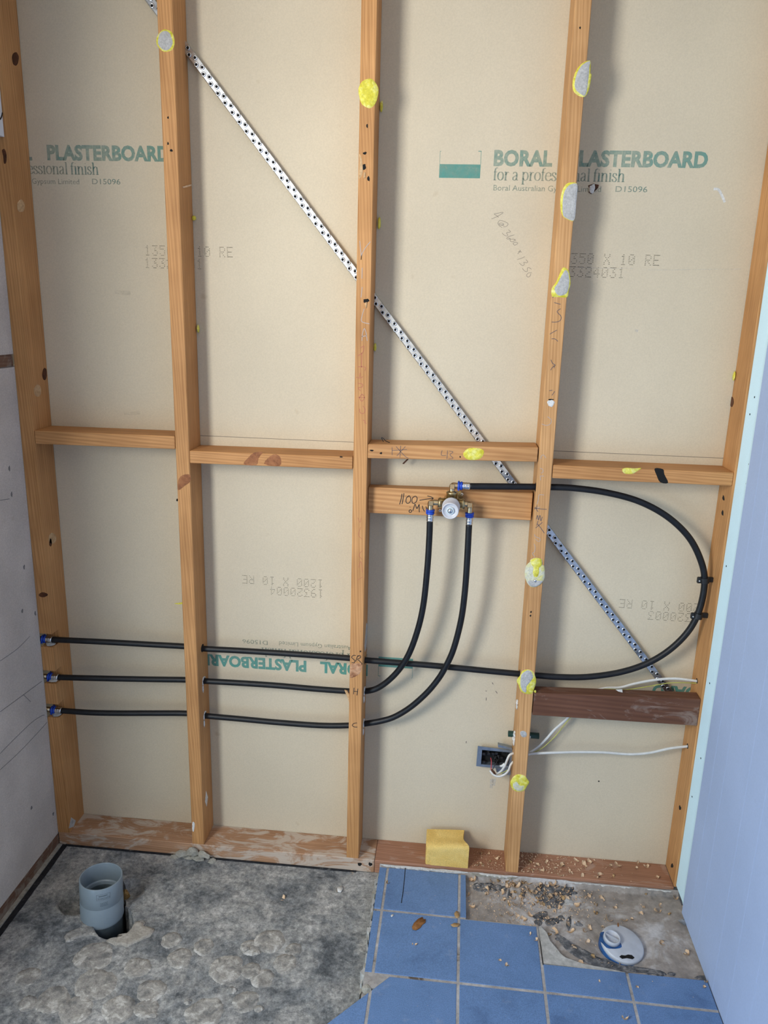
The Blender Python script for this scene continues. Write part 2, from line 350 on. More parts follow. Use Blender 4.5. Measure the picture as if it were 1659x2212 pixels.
# ================================================================== SETTING
YB = 0.0914                                     # face of the far plasterboard
ZS = -0.010                                     # concrete slab level
ZP = 0.033                                      # top of the bottom plate
XL, XR = -0.0912, 1.6895
ZJ = 1.222
wb = empty('wall_back', (0.8, YB, ZS), kind='structure')
up_sheet = build('plasterboard_sheet', MB().box(-0.35, 2.1, YB, YB+0.010, ZJ+0.0008, 2.56), 'board_paper', wb)
low_sheet = build('plasterboard_sheet', MB().box(-0.35, 2.1, YB, YB+0.010, ZS, ZJ-0.0008), 'board_paper', wb)
build('joint_tape', MB().box(-0.35, 2.1, YB+0.0012, YB+0.0016, ZJ-0.004, ZJ+0.004), 'pencil_grey', wb)
build('light_stop_backing', MB().box(-0.6, 2.4, YB+0.012, YB+0.03, -0.25, 2.6), 'fibre_sheet_grey', wb)  # unseen backing box, added to stop world light leaking through the board joint

# ---- left wall, with the doorway out of frame that lets the daylight in
wl = empty('wall_left', (XL, -0.8, ZS), kind='structure')
for a, b_, z0, z1 in ((-1.03, -0.0015, 0.030, 1.392), (-1.03, -0.0015, 1.424, 2.45), (-3.4, -2.42, 0.03, 2.45), (-2.42, -1.03, 2.15, 2.45)):
    build('wall_sheet', MB().box(XL-0.010, XL, a, b_, z0, z1), 'fibre_sheet_grey', wl)
build('joint_strip', MB().box(XL-0.010, XL-0.003, -1.03, -0.0015, 1.392, 1.424), 'pine_left_plate', wl)
upw = build('upper_lining', MB().box(XL, XL+0.0285, -1.0, -0.002, 1.922, 2.45), 'white_lining', wl)
build('ink_mark', MB().ribbon(smooth_path([P(0, 258, x=XL+0.0285), P(3, 252, x=XL+0.0285), P(5, 243, x=XL+0.0285)]), 0.004, (1, 0, 0)), 'ink_black', upw)
build('left_plate', MB().box(XL-0.06, XL+0.001, -1.03, -0.003, ZS, 0.029), 'pine_left_plate', wl)
build('rear_liner', MB().box(XL-0.14, XL-0.10, -3.4, -2.42, ZS, 2.45).box(XL-0.14, XL-0.10, -1.03, 0.2, ZS, 2.45), 'fibre_sheet_grey', wl)
zl = zoomer(0, 1472, 2.9625); zl4 = zoomer(0, 740, 2.9625)
mk = MB()
for pts in (zl([(0, 195), (130, 100), (268, -2)]), zl([(0, 462), (90, 370), (200, 265), (262, 222), (285, 215)]), zl([(0, 566), (120, 455), (230, 340), (300, 262)]), zl([(150, 85), (195, 130)]), zl4([(0, 2038), (110, 1960), (190, 1880)]), zl4([(0, 163), (100, 148)]), zl4([(0, 1010), (60, 1000)])):
    mk.ribbon(smooth_path([P(*q, x=XL) for q in pts], 5), 0.0016, (1, 0, 0))
build('pencil_line', mk, 'scratch', wl)
for i, (u, v) in enumerate([(25, 1068), (48, 1320), (52, 1225), (68, 1745), (115, 1758), (76, 1325), (20, 1012)]):
    c = P(u, v, x=XL); b2 = blob2d(0, 0, 0.004, 0.006, 12, 0.25, i)
    build('chip_mark', MB().extr([c+Vector((0, a, b_)) for a, b_ in b2], (0, 0, 0), (0.0003, 0, 0)), 'scratch', wl)

# ---- right wall
wr = empty('wall_right', (XR, -0.8, ZS), kind='structure')
rsheet = build('wall_sheet', MB().box(XR, XR+0.010, -3.4, -0.0735, 0.015, 2.45), 'fibre_sheet_pale', wr)
# recessed pale edge strip: the board thins slightly towards the corner
s0 = [(XR, -0.0735), (XR+0.0016, -0.062), (XR+0.0016, -0.0005), (XR+0.010, -0.0005), (XR+0.010, -0.0735)]
redge = build('recessed_edge', MB().extr([Vector((a, b_, 0)) for a, b_ in s0], (0, 0, 0.040), (0, 0, 2.45)), 'sheet_edge_white', wr)
for u, v in [(1630, 858), (1620, 895), (1618, 1003), (1612, 1045), (1569, 1223), (1533, 1476), (1495, 1721), (1514, 1638), (1640, 1012)]:
    c = P(u, v, x=XR+0.0013)
    build('nail_hole', MB().lathe([(0.0022, 0), (0.0022, 0.0005)], c, (-1, 0, 0), 12), 'hole_black', redge if c.y > -0.0735 else rsheet)
m_ = MB()
for dy in (-0.135, -0.205, -0.33, -0.42, -0.52):                # faint ribs left by the sheet press
    m_.box(XR-0.00035, XR+0.001, dy-0.0009, dy+0.0009, 0.03, 2.3)
build('press_rib', m_, 'sheet_rib', rsheet)
wf = build('wall_front', MB().box(-0.3, 1.9, -3.42, -3.40, ZS, 2.45), 'wall_drab', kind='structure')
ce = build('ceiling', MB().box(-0.4, 2.2, -3.45, 0.12, 2.46, 2.48), 'ceiling_white', kind='structure')

# ---- floor slab with the pit round the waste pipe
zp6 = zoomer(120, 1820, 5.53)
pit_px = zp6([(275, 720), (283, 850), (380, 868), (430, 960), (480, 1080), (525, 1132), (600, 1160), (720, 1155), (750, 1112), (850, 1100), (900, 1050), (950, 962), (905, 850), (845, 760), (835, 640), (835, 480), (720, 390), (500, 390), (340, 470), (285, 600)])
pit = [P(*q, z=ZS) for q in pit_px]
bowl_c = P(*zp6([(265, 690)])[0], z=ZS); bowl2 = P(*zp6([(880, 560)])[0], z=ZS)
def inside(x, y, poly):
    r = False; n = len(poly)
    for i in range(n):
        a, b_ = poly[i], poly[i-1]
        if (a.y > y) != (b_.y > y) and x < (b_.x-a.x)*(y-a.y)/(b_.y-a.y)+a.x: r = not r
    return r
def seg_near(x, y, poly):
    best = None
    for i in range(len(poly)):
        a, b_ = poly[i-1], poly[i]; dx, dy = b_.x-a.x, b_.y-a.y; t = max(0, min(1, ((x-a.x)*dx+(y-a.y)*dy)/(dx*dx+dy*dy)))
        q = (a.x+dx*t, a.y+dy*t); d = math.hypot(q[0]-x, q[1]-y)
        if best is None or d < best[0]: best = (d, q)
    return best
def slab_h(x, y):
    h = 0.0028*mnoise.noise((x*9, y*9, 1.3))+0.0016*mnoise.noise((x*31, y*31, 5))+0.0009*mnoise.noise((x*80, y*80, 9))
    near = max(0, min(1, (-y-0.30)/0.12)); h += near*0.0035*mnoise.noise((x*16, y*16, 3.3))
    for c, r, dpt in ((bowl_c, 0.05, 0.032), (bowl2, 0.04, 0.022)):
        d = math.hypot(x-c.x, y-c.y)/r
        if d < 1: h -= dpt*(1-d*d)**0.6 if d < 1 else 0
    e = min(1, max(0, -y/0.03)); return ZS+h*e
m_ = MB(); st = 0.0055; nx = int((0.88+0.095)/st); ny = int(0.80/st); idx = {}
for j in range(ny+1):
    for i in range(nx+1):
        x = -0.0925+i*st; y = -j*st; d, q = seg_near(x, y, pit) if (0 < x < 0.33 and -0.37 < y < -0.05) else (9, None)
        if d < st*0.62: x, y = q
        idx[i, j] = len(m_.v); m_.v.append((x, y, slab_h(x, y)))
edges = {}
for j in range(ny):
    for i in range(nx):
        q = [idx[i, j], idx[i, j+1], idx[i+1, j+1], idx[i+1, j]]
        cx = sum(m_.v[k][0] for k in q)/4; cy = sum(m_.v[k][1] for k in q)/4
        if 0 < cx < 0.33 and -0.37 < cy < -0.05 and inside(cx, cy, pit):
            continue
        m_.f.append(tuple(q)); m_.sm.append(True)
        if -0.02 < cx < 0.35 and -0.39 < cy < -0.03:
            for k in range(4):
                e = (q[k], q[(k+1) % 4]); edges[e] = edges.get(e, 0)+1
rim = [e for e in edges if (e[1], e[0]) not in edges and all(-0.005 < m_.v[k][0] < 0.335 and -0.375 < m_.v[k][1] < -0.045 for k in e)]
for a, b_ in rim:                                                     # broken sides of the pit
    va, vb = m_.v[a], m_.v[b_]; i0 = len(m_.v)
    m_.v += [va, vb, (vb[0], vb[1], -0.09), (va[0], va[1], -0.09)]; m_.f.append((i0, i0+1, i0+2, i0+3)); m_.sm.append(False)
m_.box(-0.2, 0.872, -3.4, -0.795, ZS-0.02, ZS)
m_.box(0.87, 1.75, -3.4, 0.0, ZS-0.02, ZS-0.004)
m_.box(-0.2, 2.0, 0.0, 0.12, -0.06, ZS-0.002)
floor = build('floor', m_, 'concrete', kind='structure', origin=(0.8, -1.0, ZS), recalc=False)
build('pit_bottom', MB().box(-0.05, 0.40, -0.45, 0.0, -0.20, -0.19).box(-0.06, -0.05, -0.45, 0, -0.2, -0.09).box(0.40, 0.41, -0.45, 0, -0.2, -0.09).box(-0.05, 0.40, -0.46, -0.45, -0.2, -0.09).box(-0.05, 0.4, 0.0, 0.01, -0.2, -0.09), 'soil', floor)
# adhesive dabs left by old tiles
for i, (u, v, r) in enumerate([(202, 2066, 40), (297, 2090, 28), (388, 2069, 27), (489, 2093, 37), (206, 2127, 44), (327, 2140, 31), (115, 2160, 36), (60, 2168, 20), (165, 2180, 36), (257, 2180, 36), (316, 2180, 26), (442, 2189, 40), (530, 2164, 28), (543, 2096, 22), (540, 2046, 21), (582, 2033, 33), (616, 2082, 26), (567, 2114, 25), (634, 2052, 18), (370, 2030, 22), (60, 2110, 26), (440, 2045, 22)]):
    c = P(u, v, z=ZS); e = P(u+r, v, z=ZS); rr = (e-c).length
    out = blob2d(0, 0, rr*1.04, rr*1.04, 44, 0.06, i+3); rn = random.Random(i); out = [(a*(1+rn.uniform(-.035, .035)), b_*(1+rn.uniform(-.035, .035))) for a, b_ in out]; mb = MB(); n = len(out)
    rings = ((1.0, -0.0015), (0.94, 0.0007), (0.62, 0.0011), (0.25, 0.0008))
    vv = [(c.x+a*k, c.y+b_*k, slab_h(c.x+a*k, c.y+b_*k)+h+(rn.uniform(-.0003, .0003) if h > 0 else 0)) for k, h in rings for a, b_ in out]
    ff = [(q*n+k, q*n+(k+1) % n, (q+1)*n+(k+1) % n, (q+1)*n+k) for q in range(3) for k in range(n)]+[tuple(3*n+k for k in range(n))]
    mb.add(vv, ff, True); build('adhesive_patch', mb, 'adhesive', floor)
# mortar rubble against the bottom plate, and flat chips
rn = random.Random(4)
def rubble(name, u, v, z, s, mat, parent, seed, c=None, **k):
    c = c or P(u, v, z=z); z = c.z; bm = bmesh.new(); bmesh.ops.create_icosphere(bm, subdivisions=2, radius=1.0); r = random.Random(seed)
    ox = r.uniform(0, 50)
    for q in bm.verts:
        n_ = 1+0.45*mnoise.noise((q.co.x*1.3+ox, q.co.y*1.3, q.co.z*1.3)); q.co = Vector((q.co.x*s[0]*n_, q.co.y*s[1]*n_, max(-0.25, q.co.z)*s[2]*n_))
    a = r.uniform(0, 3.1); mt = Matrix.Translation((c.x, c.y, z)) @ Matrix.Rotation(a if s[0] == s[1] else r.uniform(-.2, .2), 4, 'Z')
    return build(name, MB().bm(bm, False, mt), mat, parent, **k)
for i, (u, v, sx, sy, sz) in enumerate([(395, 1835, .022, .014, .018), (415, 1832, .018, .012, .022), (440, 1838, .020, .012, .016), (380, 1842, .014, .012, .012), (428, 1845, .022, .012, .012), (458, 1852, .012, .010, .012), (405, 1848, .018, .010, .009)]):
    q = P(u, v+6, y=-0.007-0.004*(i % 3)); rubble('mortar_lump', u, v, ZS, (sx, sy*.8, sz*.75), 'mortar_lump', floor, i+20, c=Vector((q.x, q.y, max(ZS, q.z-0.006))))
for i, (u, v, s) in enumerate([(303, 1996, .013), (530, 2050, .010), (555, 2058, .009), (405, 2165, .010), (500, 2140, .012), (150, 2030, .012), (560, 2180, .012), (330, 2195, .012)]):
    rubble('broken_lump', u, v, ZS, (s, s*.8, s*.42), 'adhesive', floor, i+60)
def ground_patch(name, outline, zf, z0, mat, parent, th=0.0016):
    pts = [P(u, v, z=z0) for u, v in round_loop(outline)]; n = len(pts); c = sum(pts, Vector())/n; vv = []
    K = (1.0, 0.97, 0.78, 0.55, 0.3)
    for q, k in enumerate(K):
        for p in pts: x = c.x+(p.x-c.x)*k; y = c.y+(p.y-c.y)*k; vv.append((x, y, zf(x, y)+(-0.002 if q == 0 else th+0.0007*mnoise.noise((x*90, y*90, 4)))))
    vv.append((c.x, c.y, zf(c.x, c.y)+th)); m = len(K)
    ff = [(r*n+k, r*n+(k+1) % n, (r+1)*n+(k+1) % n, (r+1)*n+k) for r in range(m-1) for k in range(n)]+[((m-1)*n+k, (m-1)*n+(k+1) % n, m*n) for k in range(n)]
    return build(name, MB().add(vv, ff, True), mat, parent)
ground_patch('broken_rim', zp6([(745, 1118), (800, 1108), (852, 1103), (880, 1075), (905, 1050), (930, 1000), (958, 962), (1000, 950), (1050, 968), (1060, 1010), (1120, 1020), (1185, 1050), (1160, 1090), (1130, 1130), (1060, 1150), (1000, 1185), (920, 1215), (850, 1255), (770, 1230), (700, 1235), (650, 1205), (598, 1190), (640, 1166), (720, 1158)]), slab_h, ZS, 'adhesive_pale', floor, 0.005)
ground_patch('broken_rim', zp6([(380, 870), (430, 962), (478, 1082), (515, 1130), (440, 1120), (340, 1125), (240, 1150), (150, 1180), (100, 1140), (160, 1080), (260, 1040), (400, 1022), (330, 960), (300, 880)]), slab_h, ZS, 'adhesive', floor, 0.003)
rubble('expanding_foam', 271, 1938, -0.03, (.010, .012, .022), 'foam_orange', floor, 91)
build('membrane_edge', MB().box(-0.079, -0.065, -0.75, -0.004, ZS-0.004, ZS+0.0035).box(-0.07, 0.80, -0.0055, -0.001, ZS-0.002, ZS+0.004), 'membrane', floor)
build('mortar_fillet', MB().box(XL, -0.0795, -0.75, -0.004, ZS-0.002, ZS+0.007), 'mortar_lump', floor)

# ---- mortar bed, tiles and grout on the right
TX, TY, TR, T, GAP = 0.8908, -0.1730, -0.00816, 0.203, 0.0070
ZB, ZT = 0.0125, 0.0225
ctr, str_ = math.cos(TR), math.sin(TR)
def tp(i, j): X = i*T; Y = -j*T; return (TX+X*ctr-Y*str_, TY+X*str_+Y*ctr)
def bed_h(x, y):
    h = ZB-0.003+0.0030*mnoise.noise((x*12, y*12, 2.2))+0.0018*mnoise.noise((x*40, y*40, 7))
    if x < 1.30 and y > -0.09: h -= 0.003*max(0, math.sin((x*ctr+y*0.35)*330))*min(1, (y+0.09)/0.03)
    d = math.hypot(x-1.503, y+0.212)
    if d < 0.085: h -= 0.007*(1-(d/0.085)**2)
    d = math.hypot(x-1.33, y+0.09)
    if d < 0.06: h -= 0.006*(1-(d/0.06)**2)
    return h
m_ = MB(); st = 0.006; nx = int((XR+0.008-0.868)/st)+1; ny = int(0.335/st); idx = {}
for j in range(ny+1):
    for i in range(nx+1):
        x = min(0.868+i*st, XR+0.009); y = -0.0035-j*st
        idx[i, j] = len(m_.v); m_.v.append((x, y, bed_h(x, y) if j else 0.026+0.002*mnoise.noise((x*30, 0, 0))))
for j in range(ny):
    for i in range(nx): m_.f.append((idx[i, j], idx[i, j+1], idx[i+1, j+1], idx[i+1, j])); m_.sm.append(True)
ys = -0.0035-ny*st
m_.box(0.868, XR+0.009, -3.4, ys, ZS, ZB-0.002); m_.box(0.868, 0.8685, ys, -0.0035, ZS, ZB-0.003)
bed = build('mortar_bed', m_, 'mortar_bed', floor, recalc=False)
def clip(poly, a, b_, c):                        # keep a*x+b*y <= c
    out = []
    for i in range(len(poly)):
        p, q = poly[i-1], poly[i]; dp, dq = a*p[0]+b_*p[1]-c, a*q[0]+b_*q[1]-c
        if (dp <= 0) != (dq <= 0): t = dp/(dp-dq); out.append((p[0]+(q[0]-p[0])*t, p[1]+(q[1]-p[1])*t))
        if dq <= 0: out.append(q)
    return out
DIAG = (-(0.4758-0.4266+0.02), -0.0465-0.02, 0)
def tile(i, j, clips, zt):
    g = GAP/2/T; poly = [tp(i+g, j+1-g), tp(i+1-g, j+1-g), tp(i+1-g, j+g), tp(i+g, j+g)]
    for c in clips: poly = clip(poly, *c)
    if len(poly) < 3: return
    cx = sum(p[0] for p in poly)/len(poly); cy = sum(p[1] for p in poly)/len(poly)
    n = len(poly); inn = []
    for p in poly:
        d = Vector((cx-p[0], cy-p[1])); d = d.normalized()*0.0016; inn.append((p[0]+d.x, p[1]+d.y))
    v = [(*p, ZB-0.003) for p in poly]+[(*p, zt-0.0009) for p in poly]+[(*p, zt) for p in inn]
    f = [tuple(range(n))[::-1], tuple(range(2*n, 3*n))]+[(r*n+k, r*n+(k+1) % n, (r+1)*n+(k+1) % n, (r+1)*n+k) for r in (0, 1) for k in range(n)]
    return build('tile', MB().add(v, f), 'tile_blue', floor, recalc=True)
LX = (-1, 0, -0.8690)                            # left saw cut  x >= 0.869
dv = Vector((0.8685-0.7944, -0.44+0.5226)); dn = Vector((-dv.y, dv.x)).normalized()   # diagonal break lower left
DG = (dn.x, dn.y, dn.x*0.8688+dn.y*-0.4479)
rz = random.Random(2)
for j in range(-1, 3):
    for i in range(-2, 4):
        c = [(0, 1, -0.0125), (1, 0, XR-0.002)]
        if j <= 0: c.append(LX)
        if j >= 1: c.append(DG)
        if j == -1:
            if i > 1: continue
            c.append((1, 0, 1.1125))
        if j == 0 and i >= 2: c.append((0, 1, -0.2985))
        if j <= 0 and i < -1: continue
        tile(i, j, c, ZT+rz.uniform(-0.0004, 0.0004))
zg = ZT-0.0011
build('grout', MB().box(0.8695, 1.1115, -0.1765, -0.014, ZB-0.004, zg).box(0.8695, 1.2975, -0.300, -0.1765, ZB-0.004, zg).box(0.8695, XR-0.002, -0.415, -0.300, ZB-0.004, zg)
      .extr([Vector((a, b_, 0)) for a, b_ in clip([(0.62, -0.60), (XR-0.002, -0.60), (XR-0.002, -0.415), (0.62, -0.415)], *DG)], (0, 0, ZB-0.004), (0, 0, zg)), 'grout', floor)
build('rear_screed', MB().box(0.3, XR-0.002, -3.4, -0.79, ZS, ZT-0.003), 'tile_blue', floor)
zc4 = zoomer(1000, 1840, 5.53)
wedge = [P(u, v, z=0.019) for u, v in zc4([(870, 905), (925, 885), (1000, 960), (1040, 1060), (1110, 1140), (1170, 1217)])+[(1222, 2068), (1262, 2082), (1310, 2091), (1352, 2100), (1330, 2101), (1174, 2080), (1168, 2035)]]
build('mortar_wedge', MB().extr([Vector((q.x, q.y, 0)) for q in wedge], (0, 0, ZB-0.006), (0, 0, 0.0185)), 'mortar_pale', floor)
# ragged adhesive and sealant line along the plate
for i, (xa_, xb_, mat_) in enumerate([(0.870, 1.118, 'caulk_white'), (1.122, 1.262, 'mortar_lump'), (1.15, 1.245, 'caulk_white'), (1.36, 1.60, 'caulk_white'), (1.605, 1.688, 'caulk_white')]):
    r = random.Random(i+7); n_ = int((xb_-xa_)/0.006); up_e = []; lo_e = []
    for k in range(n_+1):
        x = xa_+(xb_-xa_)*k/n_; en = min(1, 5*min(k, n_-k)/n_+0.15)
        up_e.append(Vector((x, -0.0035+0.0012*r.uniform(-1, 1), 0))); lo_e.append(Vector((x, -0.0035-(0.0035+0.008*abs(mnoise.noise((x*70, i*3, 0)))+r.uniform(0, .0022))*en*(0.6 if i > 2 else 1), 0)))
    zz = 0.0250-0.0022*(i == 1)
    if i > 2: lo_e = [Vector((q.x, -0.0035+(q.y+0.0035)*0.55, 0)) for q in lo_e]; zz = 0.0235
    build('sealant_scrap', MB().extr(lo_e+up_e[::-1], (0, 0, zz-0.0045), (0, 0, zz)), mat_, floor)
for i, (u, v, s) in enumerate([(1240, 1930, .012), (1250, 1998, .014), (1205, 2030, .010), (1288, 2098, .010), (1400, 2106, .012), (1425, 2108, .014), (1450, 2104, .012), (1512, 2118, .013), (1525, 2120, .010), (1225, 2075, .010), (1370, 2098, .008)]):
    rubble('adhesive_crumb', u, v, ZB-0.004, (s*.8, s*.45, s*.4), 'slate_adhesive', floor, 130+i)
for i, (u, v, rx, ry) in enumerate([(940, 760, 90, 70), (1060, 830, 80, 60), (1160, 790, 60, 40), (900, 850, 50, 40), (1265, 850, 30, 90), (250, 420, 130, 60), (430, 430, 110, 40), (720, 480, 30, 80), (560, 500, 30, 60)]):
    ground_patch('dark_adhesive', zc4(blob2d(u, v, rx, ry, 22, .16, 40+i)), bed_h, ZB-.003, 'slate_adhesive', floor, .0006)
ground_patch('dark_adhesive', [(1187, 2010), (1200, 2022), (1213, 2043), (1240, 2066), (1275, 2085), (1318, 2094), (1372, 2101), (1440, 2109), (1432, 2099), (1395, 2096), (1340, 2092), (1290, 2076), (1256, 2060), (1250, 2046), (1225, 2038), (1208, 2020)], bed_h, ZB-.003, 'slate_adhesive', floor, .0012)
ground_patch('dark_adhesive', [(1180, 1905), (1215, 1900), (1240, 1912), (1235, 1935), (1205, 1960), (1170, 1950), (1150, 1925)], bed_h, ZB-.003, 'slate_adhesive', floor, .0007)
ground_patch('dark_adhesive', [(1498, 2114), (1512, 2108), (1535, 2112), (1540, 2121), (1515, 2120)], bed_h, ZB-.003, 'slate_adhesive', floor, .002)
# left cut edge crumbs
for i in range(16):
    r = random.Random(i+300); y = -0.03-i*0.026
    q = MB(); bl = blob2d(0.8655+r.uniform(-.002, .002), y, r.uniform(.002, .005), r.uniform(.008, .016), 10, 0.3, i)
    build('broken_edge', q.extr([Vector((a, b_, 0)) for a, b_ in bl], (0, 0, ZS), (0, 0, r.uniform(.006, .019))), 'mortar_pale' if i % 3 else 'mortar_lump', floor)

# ================================================================== FRAME TIMBERS
SW = 0.035
SX = [-0.0912, 0.3168, 0.7711, 1.2242, 1.6858]
zn = [(P(100, 1369, y=0).z, P(100, 1398, y=0).z), (P(110, 1449, y=0).z, P(110, 1477, y=0).z), (P(116, 1521, y=0).z, P(116, 1550, y=0).z)]
stud_labels = ['leftmost pine wall stud, notched three times where the pipes pass',
               'second pine wall stud from the left, grey glue dab near its top',
               'middle pine wall stud marked SR, H and C in black',
               'pine wall stud carrying a column of grey and yellow glue dabs',
               'rightmost pine wall stud beside the white sheet edge']
studs = []
for k, x in enumerate(SX):
    mb = MB()
    if k == 0:
        prof = [(0.0, ZP), (0.0, 0.1)]
        for z1, z0 in reversed(zn): prof += [(0.0, z0), (0.033, z0+0.001), (0.035, z1-0.001), (0.0, z1)]
        prof += [(0.0, 2.44), (0.090, 2.44), (0.090, ZP)]
        mb.extr([Vector((x, y, z)) for y, z in prof], (0, 0, 0), (SW, 0, 0))
    else: mb.box(x, x+SW, 0.0, 0.0905, ZP, 2.44, 0.0016)
    mat = 'pine_pale' if k == 3 else 'pine_upright'
    studs.append(build('wall_stud', mb, mat, label=stud_labels[k], cat='stud', group='wall studs'))
S1, S2, S3, S4, S5 = studs
plate = build('bottom_plate', MB().box(XL, 0.852, 0.0, 0.0912, ZS+0.001, ZP, 0.0015), 'pine_plate', label='plaster-smeared bottom plate lying along the concrete under the left studs', cat='timber', group='bottom plates')
plate2 = build('bottom_plate', MB().box(0.853, XR-0.003, 0.0, 0.0912, ZS+0.001, ZP, 0.0015), 'pine_plate_red', label='reddish bottom plate under the sponge, strewn with wood shavings', cat='timber', group='bottom plates')
# noggings: bay, z0, z1, depth
def nogging(x0, x1, z0l, z1l, z0r, z1r, y0, y1, mat, label, group='noggings between studs'):
    prof = lambda x, a, b_: [Vector((x, y0, a)), Vector((x, y1, a)), Vector((x, y1, b_)), Vector((x, y0, b_))]
    bm = bmesh.new(); A = [bm.verts.new(q) for q in prof(x0, z0l, z1l)]; B = [bm.verts.new(q) for q in prof(x1, z0r, z1r)]
    bm.faces.new(A[::-1]); bm.faces.new(B)
    for i in range(4): bm.faces.new((A[i], A[(i+1) % 4], B[(i+1) % 4], B[i]))
    bmesh.ops.bevel(bm, geom=bm.edges[:], offset=0.0014, segments=1, profile=0.5, affect='EDGES')
    return build('nogging', MB().bm(bm), mat, label=label, cat='nogging', group=group)
e = 0.0006
n1 = nogging(SX[0]+SW+e, SX[1]-e-0.001, 1.1975, 1.2320, 1.2000, 1.2330, 0.001, 0.0905, 'pine_level', 'plain pine nogging between the leftmost stud and the next')
n2 = nogging(SX[1]+SW+e, SX[2]-e-0.001, 1.1655, 1.1975, 1.1690, 1.2005, 0.001, 0.0905, 'pine_level', 'pine nogging with a dark reddish knot at its middle')
n3 = nogging(SX[2]+SW+e, SX[3]-e-0.002, 1.1990, 1.2340, 1.2087, 1.2440, 0.001, 0.0755, 'pine_board', 'pine nogging above the mixer with a yellow glue oval')
n4 = nogging(SX[3]+SW+e+0.001, SX[4]-e, 1.1700, 1.2025, 1.1713, 1.2035, 0.001, 0.0905, 'pine_level', 'pine nogging at right with a black slanted mark and yellow glue')
nb = nogging(SX[2]+SW+e, SX[3]-e-0.003, 1.0510, 1.1185, 1.0530, 1.1240, 0.030, 0.066, 'pine_board', 'wide pine board behind the mixer, marked 1100 in black', 'noggings between studs')
nd = nogging(SX[3]+SW+e+0.0015, SX[4]-e, 0.5276, 0.5925, 0.5310, 0.6070, 0.0, 0.040, 'dark_hardwood', 'dark reddish brown hardwood nogging above the lower white cable')

def decal(name, outline_px, y, th, mat, parent, label=None, dome=0.0):
    """thin raised patch traced on a timber face"""
    pts = [P(u, v, y=y) for u, v in round_loop(outline_px)]; n = len(pts); c = sum(pts, Vector())/n
    v = [q for q in pts]+[q+(c-q)*0.08+FRONT*th*0.8 for q in pts]+[q+(c-q)*0.45+FRONT*th for q in pts]+[c+FRONT*(th+dome)]
    f = [(r*n+k, r*n+(k+1) % n, (r+1)*n+(k+1) % n, (r+1)*n+k) for r in (0, 1) for k in range(n)]+[(2*n+k, 2*n+(k+1) % n, 3*n) for k in range(n)]
    o = build(name, MB().add(v, f, True), mat, parent)
    if label: o['label'] = label
    return o
def oval(cx, cy, rx, ry, seed=0, amp=0.05, n=22, rot=0): return blob2d(cx, cy, rx, ry, n, amp, seed, rot)
# glue dabs
d1 = decal('glue_dab', oval(358, 88, 19.5, 25, 1), 0, 0.0022, 'glue_yellow', S2, 'yellow-rimmed grey glue dab'); decal('glue_face', oval(357, 88, 16, 21, 2), -0.0018, 0.0010, 'glue_grey', d1)
d2 = decal('glue_dab', oval(796, 201, 21, 33, 3), 0, 0.0026, 'glue_yellow', S3, 'bright yellow glue dab')
zA = zoomer(1100, 0, 2.968)
d3 = decal('glue_dab', zA([(518, 388), (470, 405), (430, 450), (407, 520), (410, 580), (440, 612), (478, 622), (500, 600), (515, 560), (528, 480), (520, 470), (522, 430)]), 0, 0.0026, 'glue_yellow', S4, 'half-oval grey glue dab with yellow rim')
decal('glue_face', zA([(517, 392), (472, 412), (440, 455), (420, 520), (422, 570), (450, 600), (480, 614), (495, 596), (502, 560), (512, 480), (515, 430)]), -0.0019, 0.0012, 'glue_grey', d3)
d4 = decal('glue_dab', zA([(432, 1175), (380, 1172), (350, 1200), (332, 1250), (328, 1320), (340, 1380), (370, 1405), (410, 1418), (424, 1380), (430, 1300), (436, 1230)]), 0, 0.0026, 'glue_yellow', S4, 'long grey glue dab, yellow at the left')
decal('glue_face', zA([(434, 1180), (390, 1182), (358, 1215), (344, 1260), (340, 1320), (345, 1380), (372, 1402), (410, 1415), (424, 1380), (430, 1300), (437, 1230)]), -0.0019, 0.0012, 'glue_grey', d4)
d5 = decal('glue_dab', zA([(345, 1715), (375, 1728), (388, 1760), (393, 1820), (382, 1860), (372, 1905), (320, 1905), (275, 1900), (272, 1850), (300, 1810), (322, 1760)]), 0, 0.0026, 'glue_yellow', S4, 'grey glue dab with yellow corners')
decal('glue_face', zA([(360, 1730), (380, 1752), (386, 1815), (370, 1880), (330, 1897), (300, 1885), (288, 1850), (310, 1815), (335, 1765)]), -0.0019, 0.0012, 'glue_grey', d5)
zE = zoomer(1120, 900, 5.821)
d6 = decal('glue_dab', zE([(150, 1800), (210, 1775), (280, 1785), (300, 1810), (302, 1865), (325, 1880), (332, 2000), (315, 2060), (270, 2115), (200, 2145), (140, 2130), (95, 2060), (78, 1960), (100, 1870), (145, 1825)]), 0, 0.0030, 'glue_pale', S4, 'white and yellow glue dab with a nail')
decal('glue_core', zE([(150, 1810), (210, 1780), (280, 1790), (295, 1860), (260, 1900), (262, 1960), (235, 2020), (190, 2010), (180, 1950), (190, 1900), (160, 1850)]), -0.0022, 0.0016, 'glue_yellow', d6)
decal('glue_face', zE([(120, 2060), (190, 2060), (290, 2060), (300, 2080), (260, 2118), (200, 2140), (145, 2125)]), -0.0022, 0.0014, 'glue_grey', d6)
build('nail_head', MB().lathe([(0.0038, 0), (0.0034, 0.0015), (0.001, 0.002)], P(*zE([(210, 2065)])[0], y=-0.003), FRONT, 14), 'steel_bright', d6)
zF = zoomer(1000, 1420, 5.53)
d7 = decal('glue_dab', zF([(770, 145), (830, 165), (862, 220), (875, 290), (850, 380), (820, 435), (750, 435), (690, 400), (665, 330), (642, 275), (680, 220), (710, 165)]), 0, 0.0026, 'glue_yellow', S4, 'round grey and yellow glue dab over the pipe')
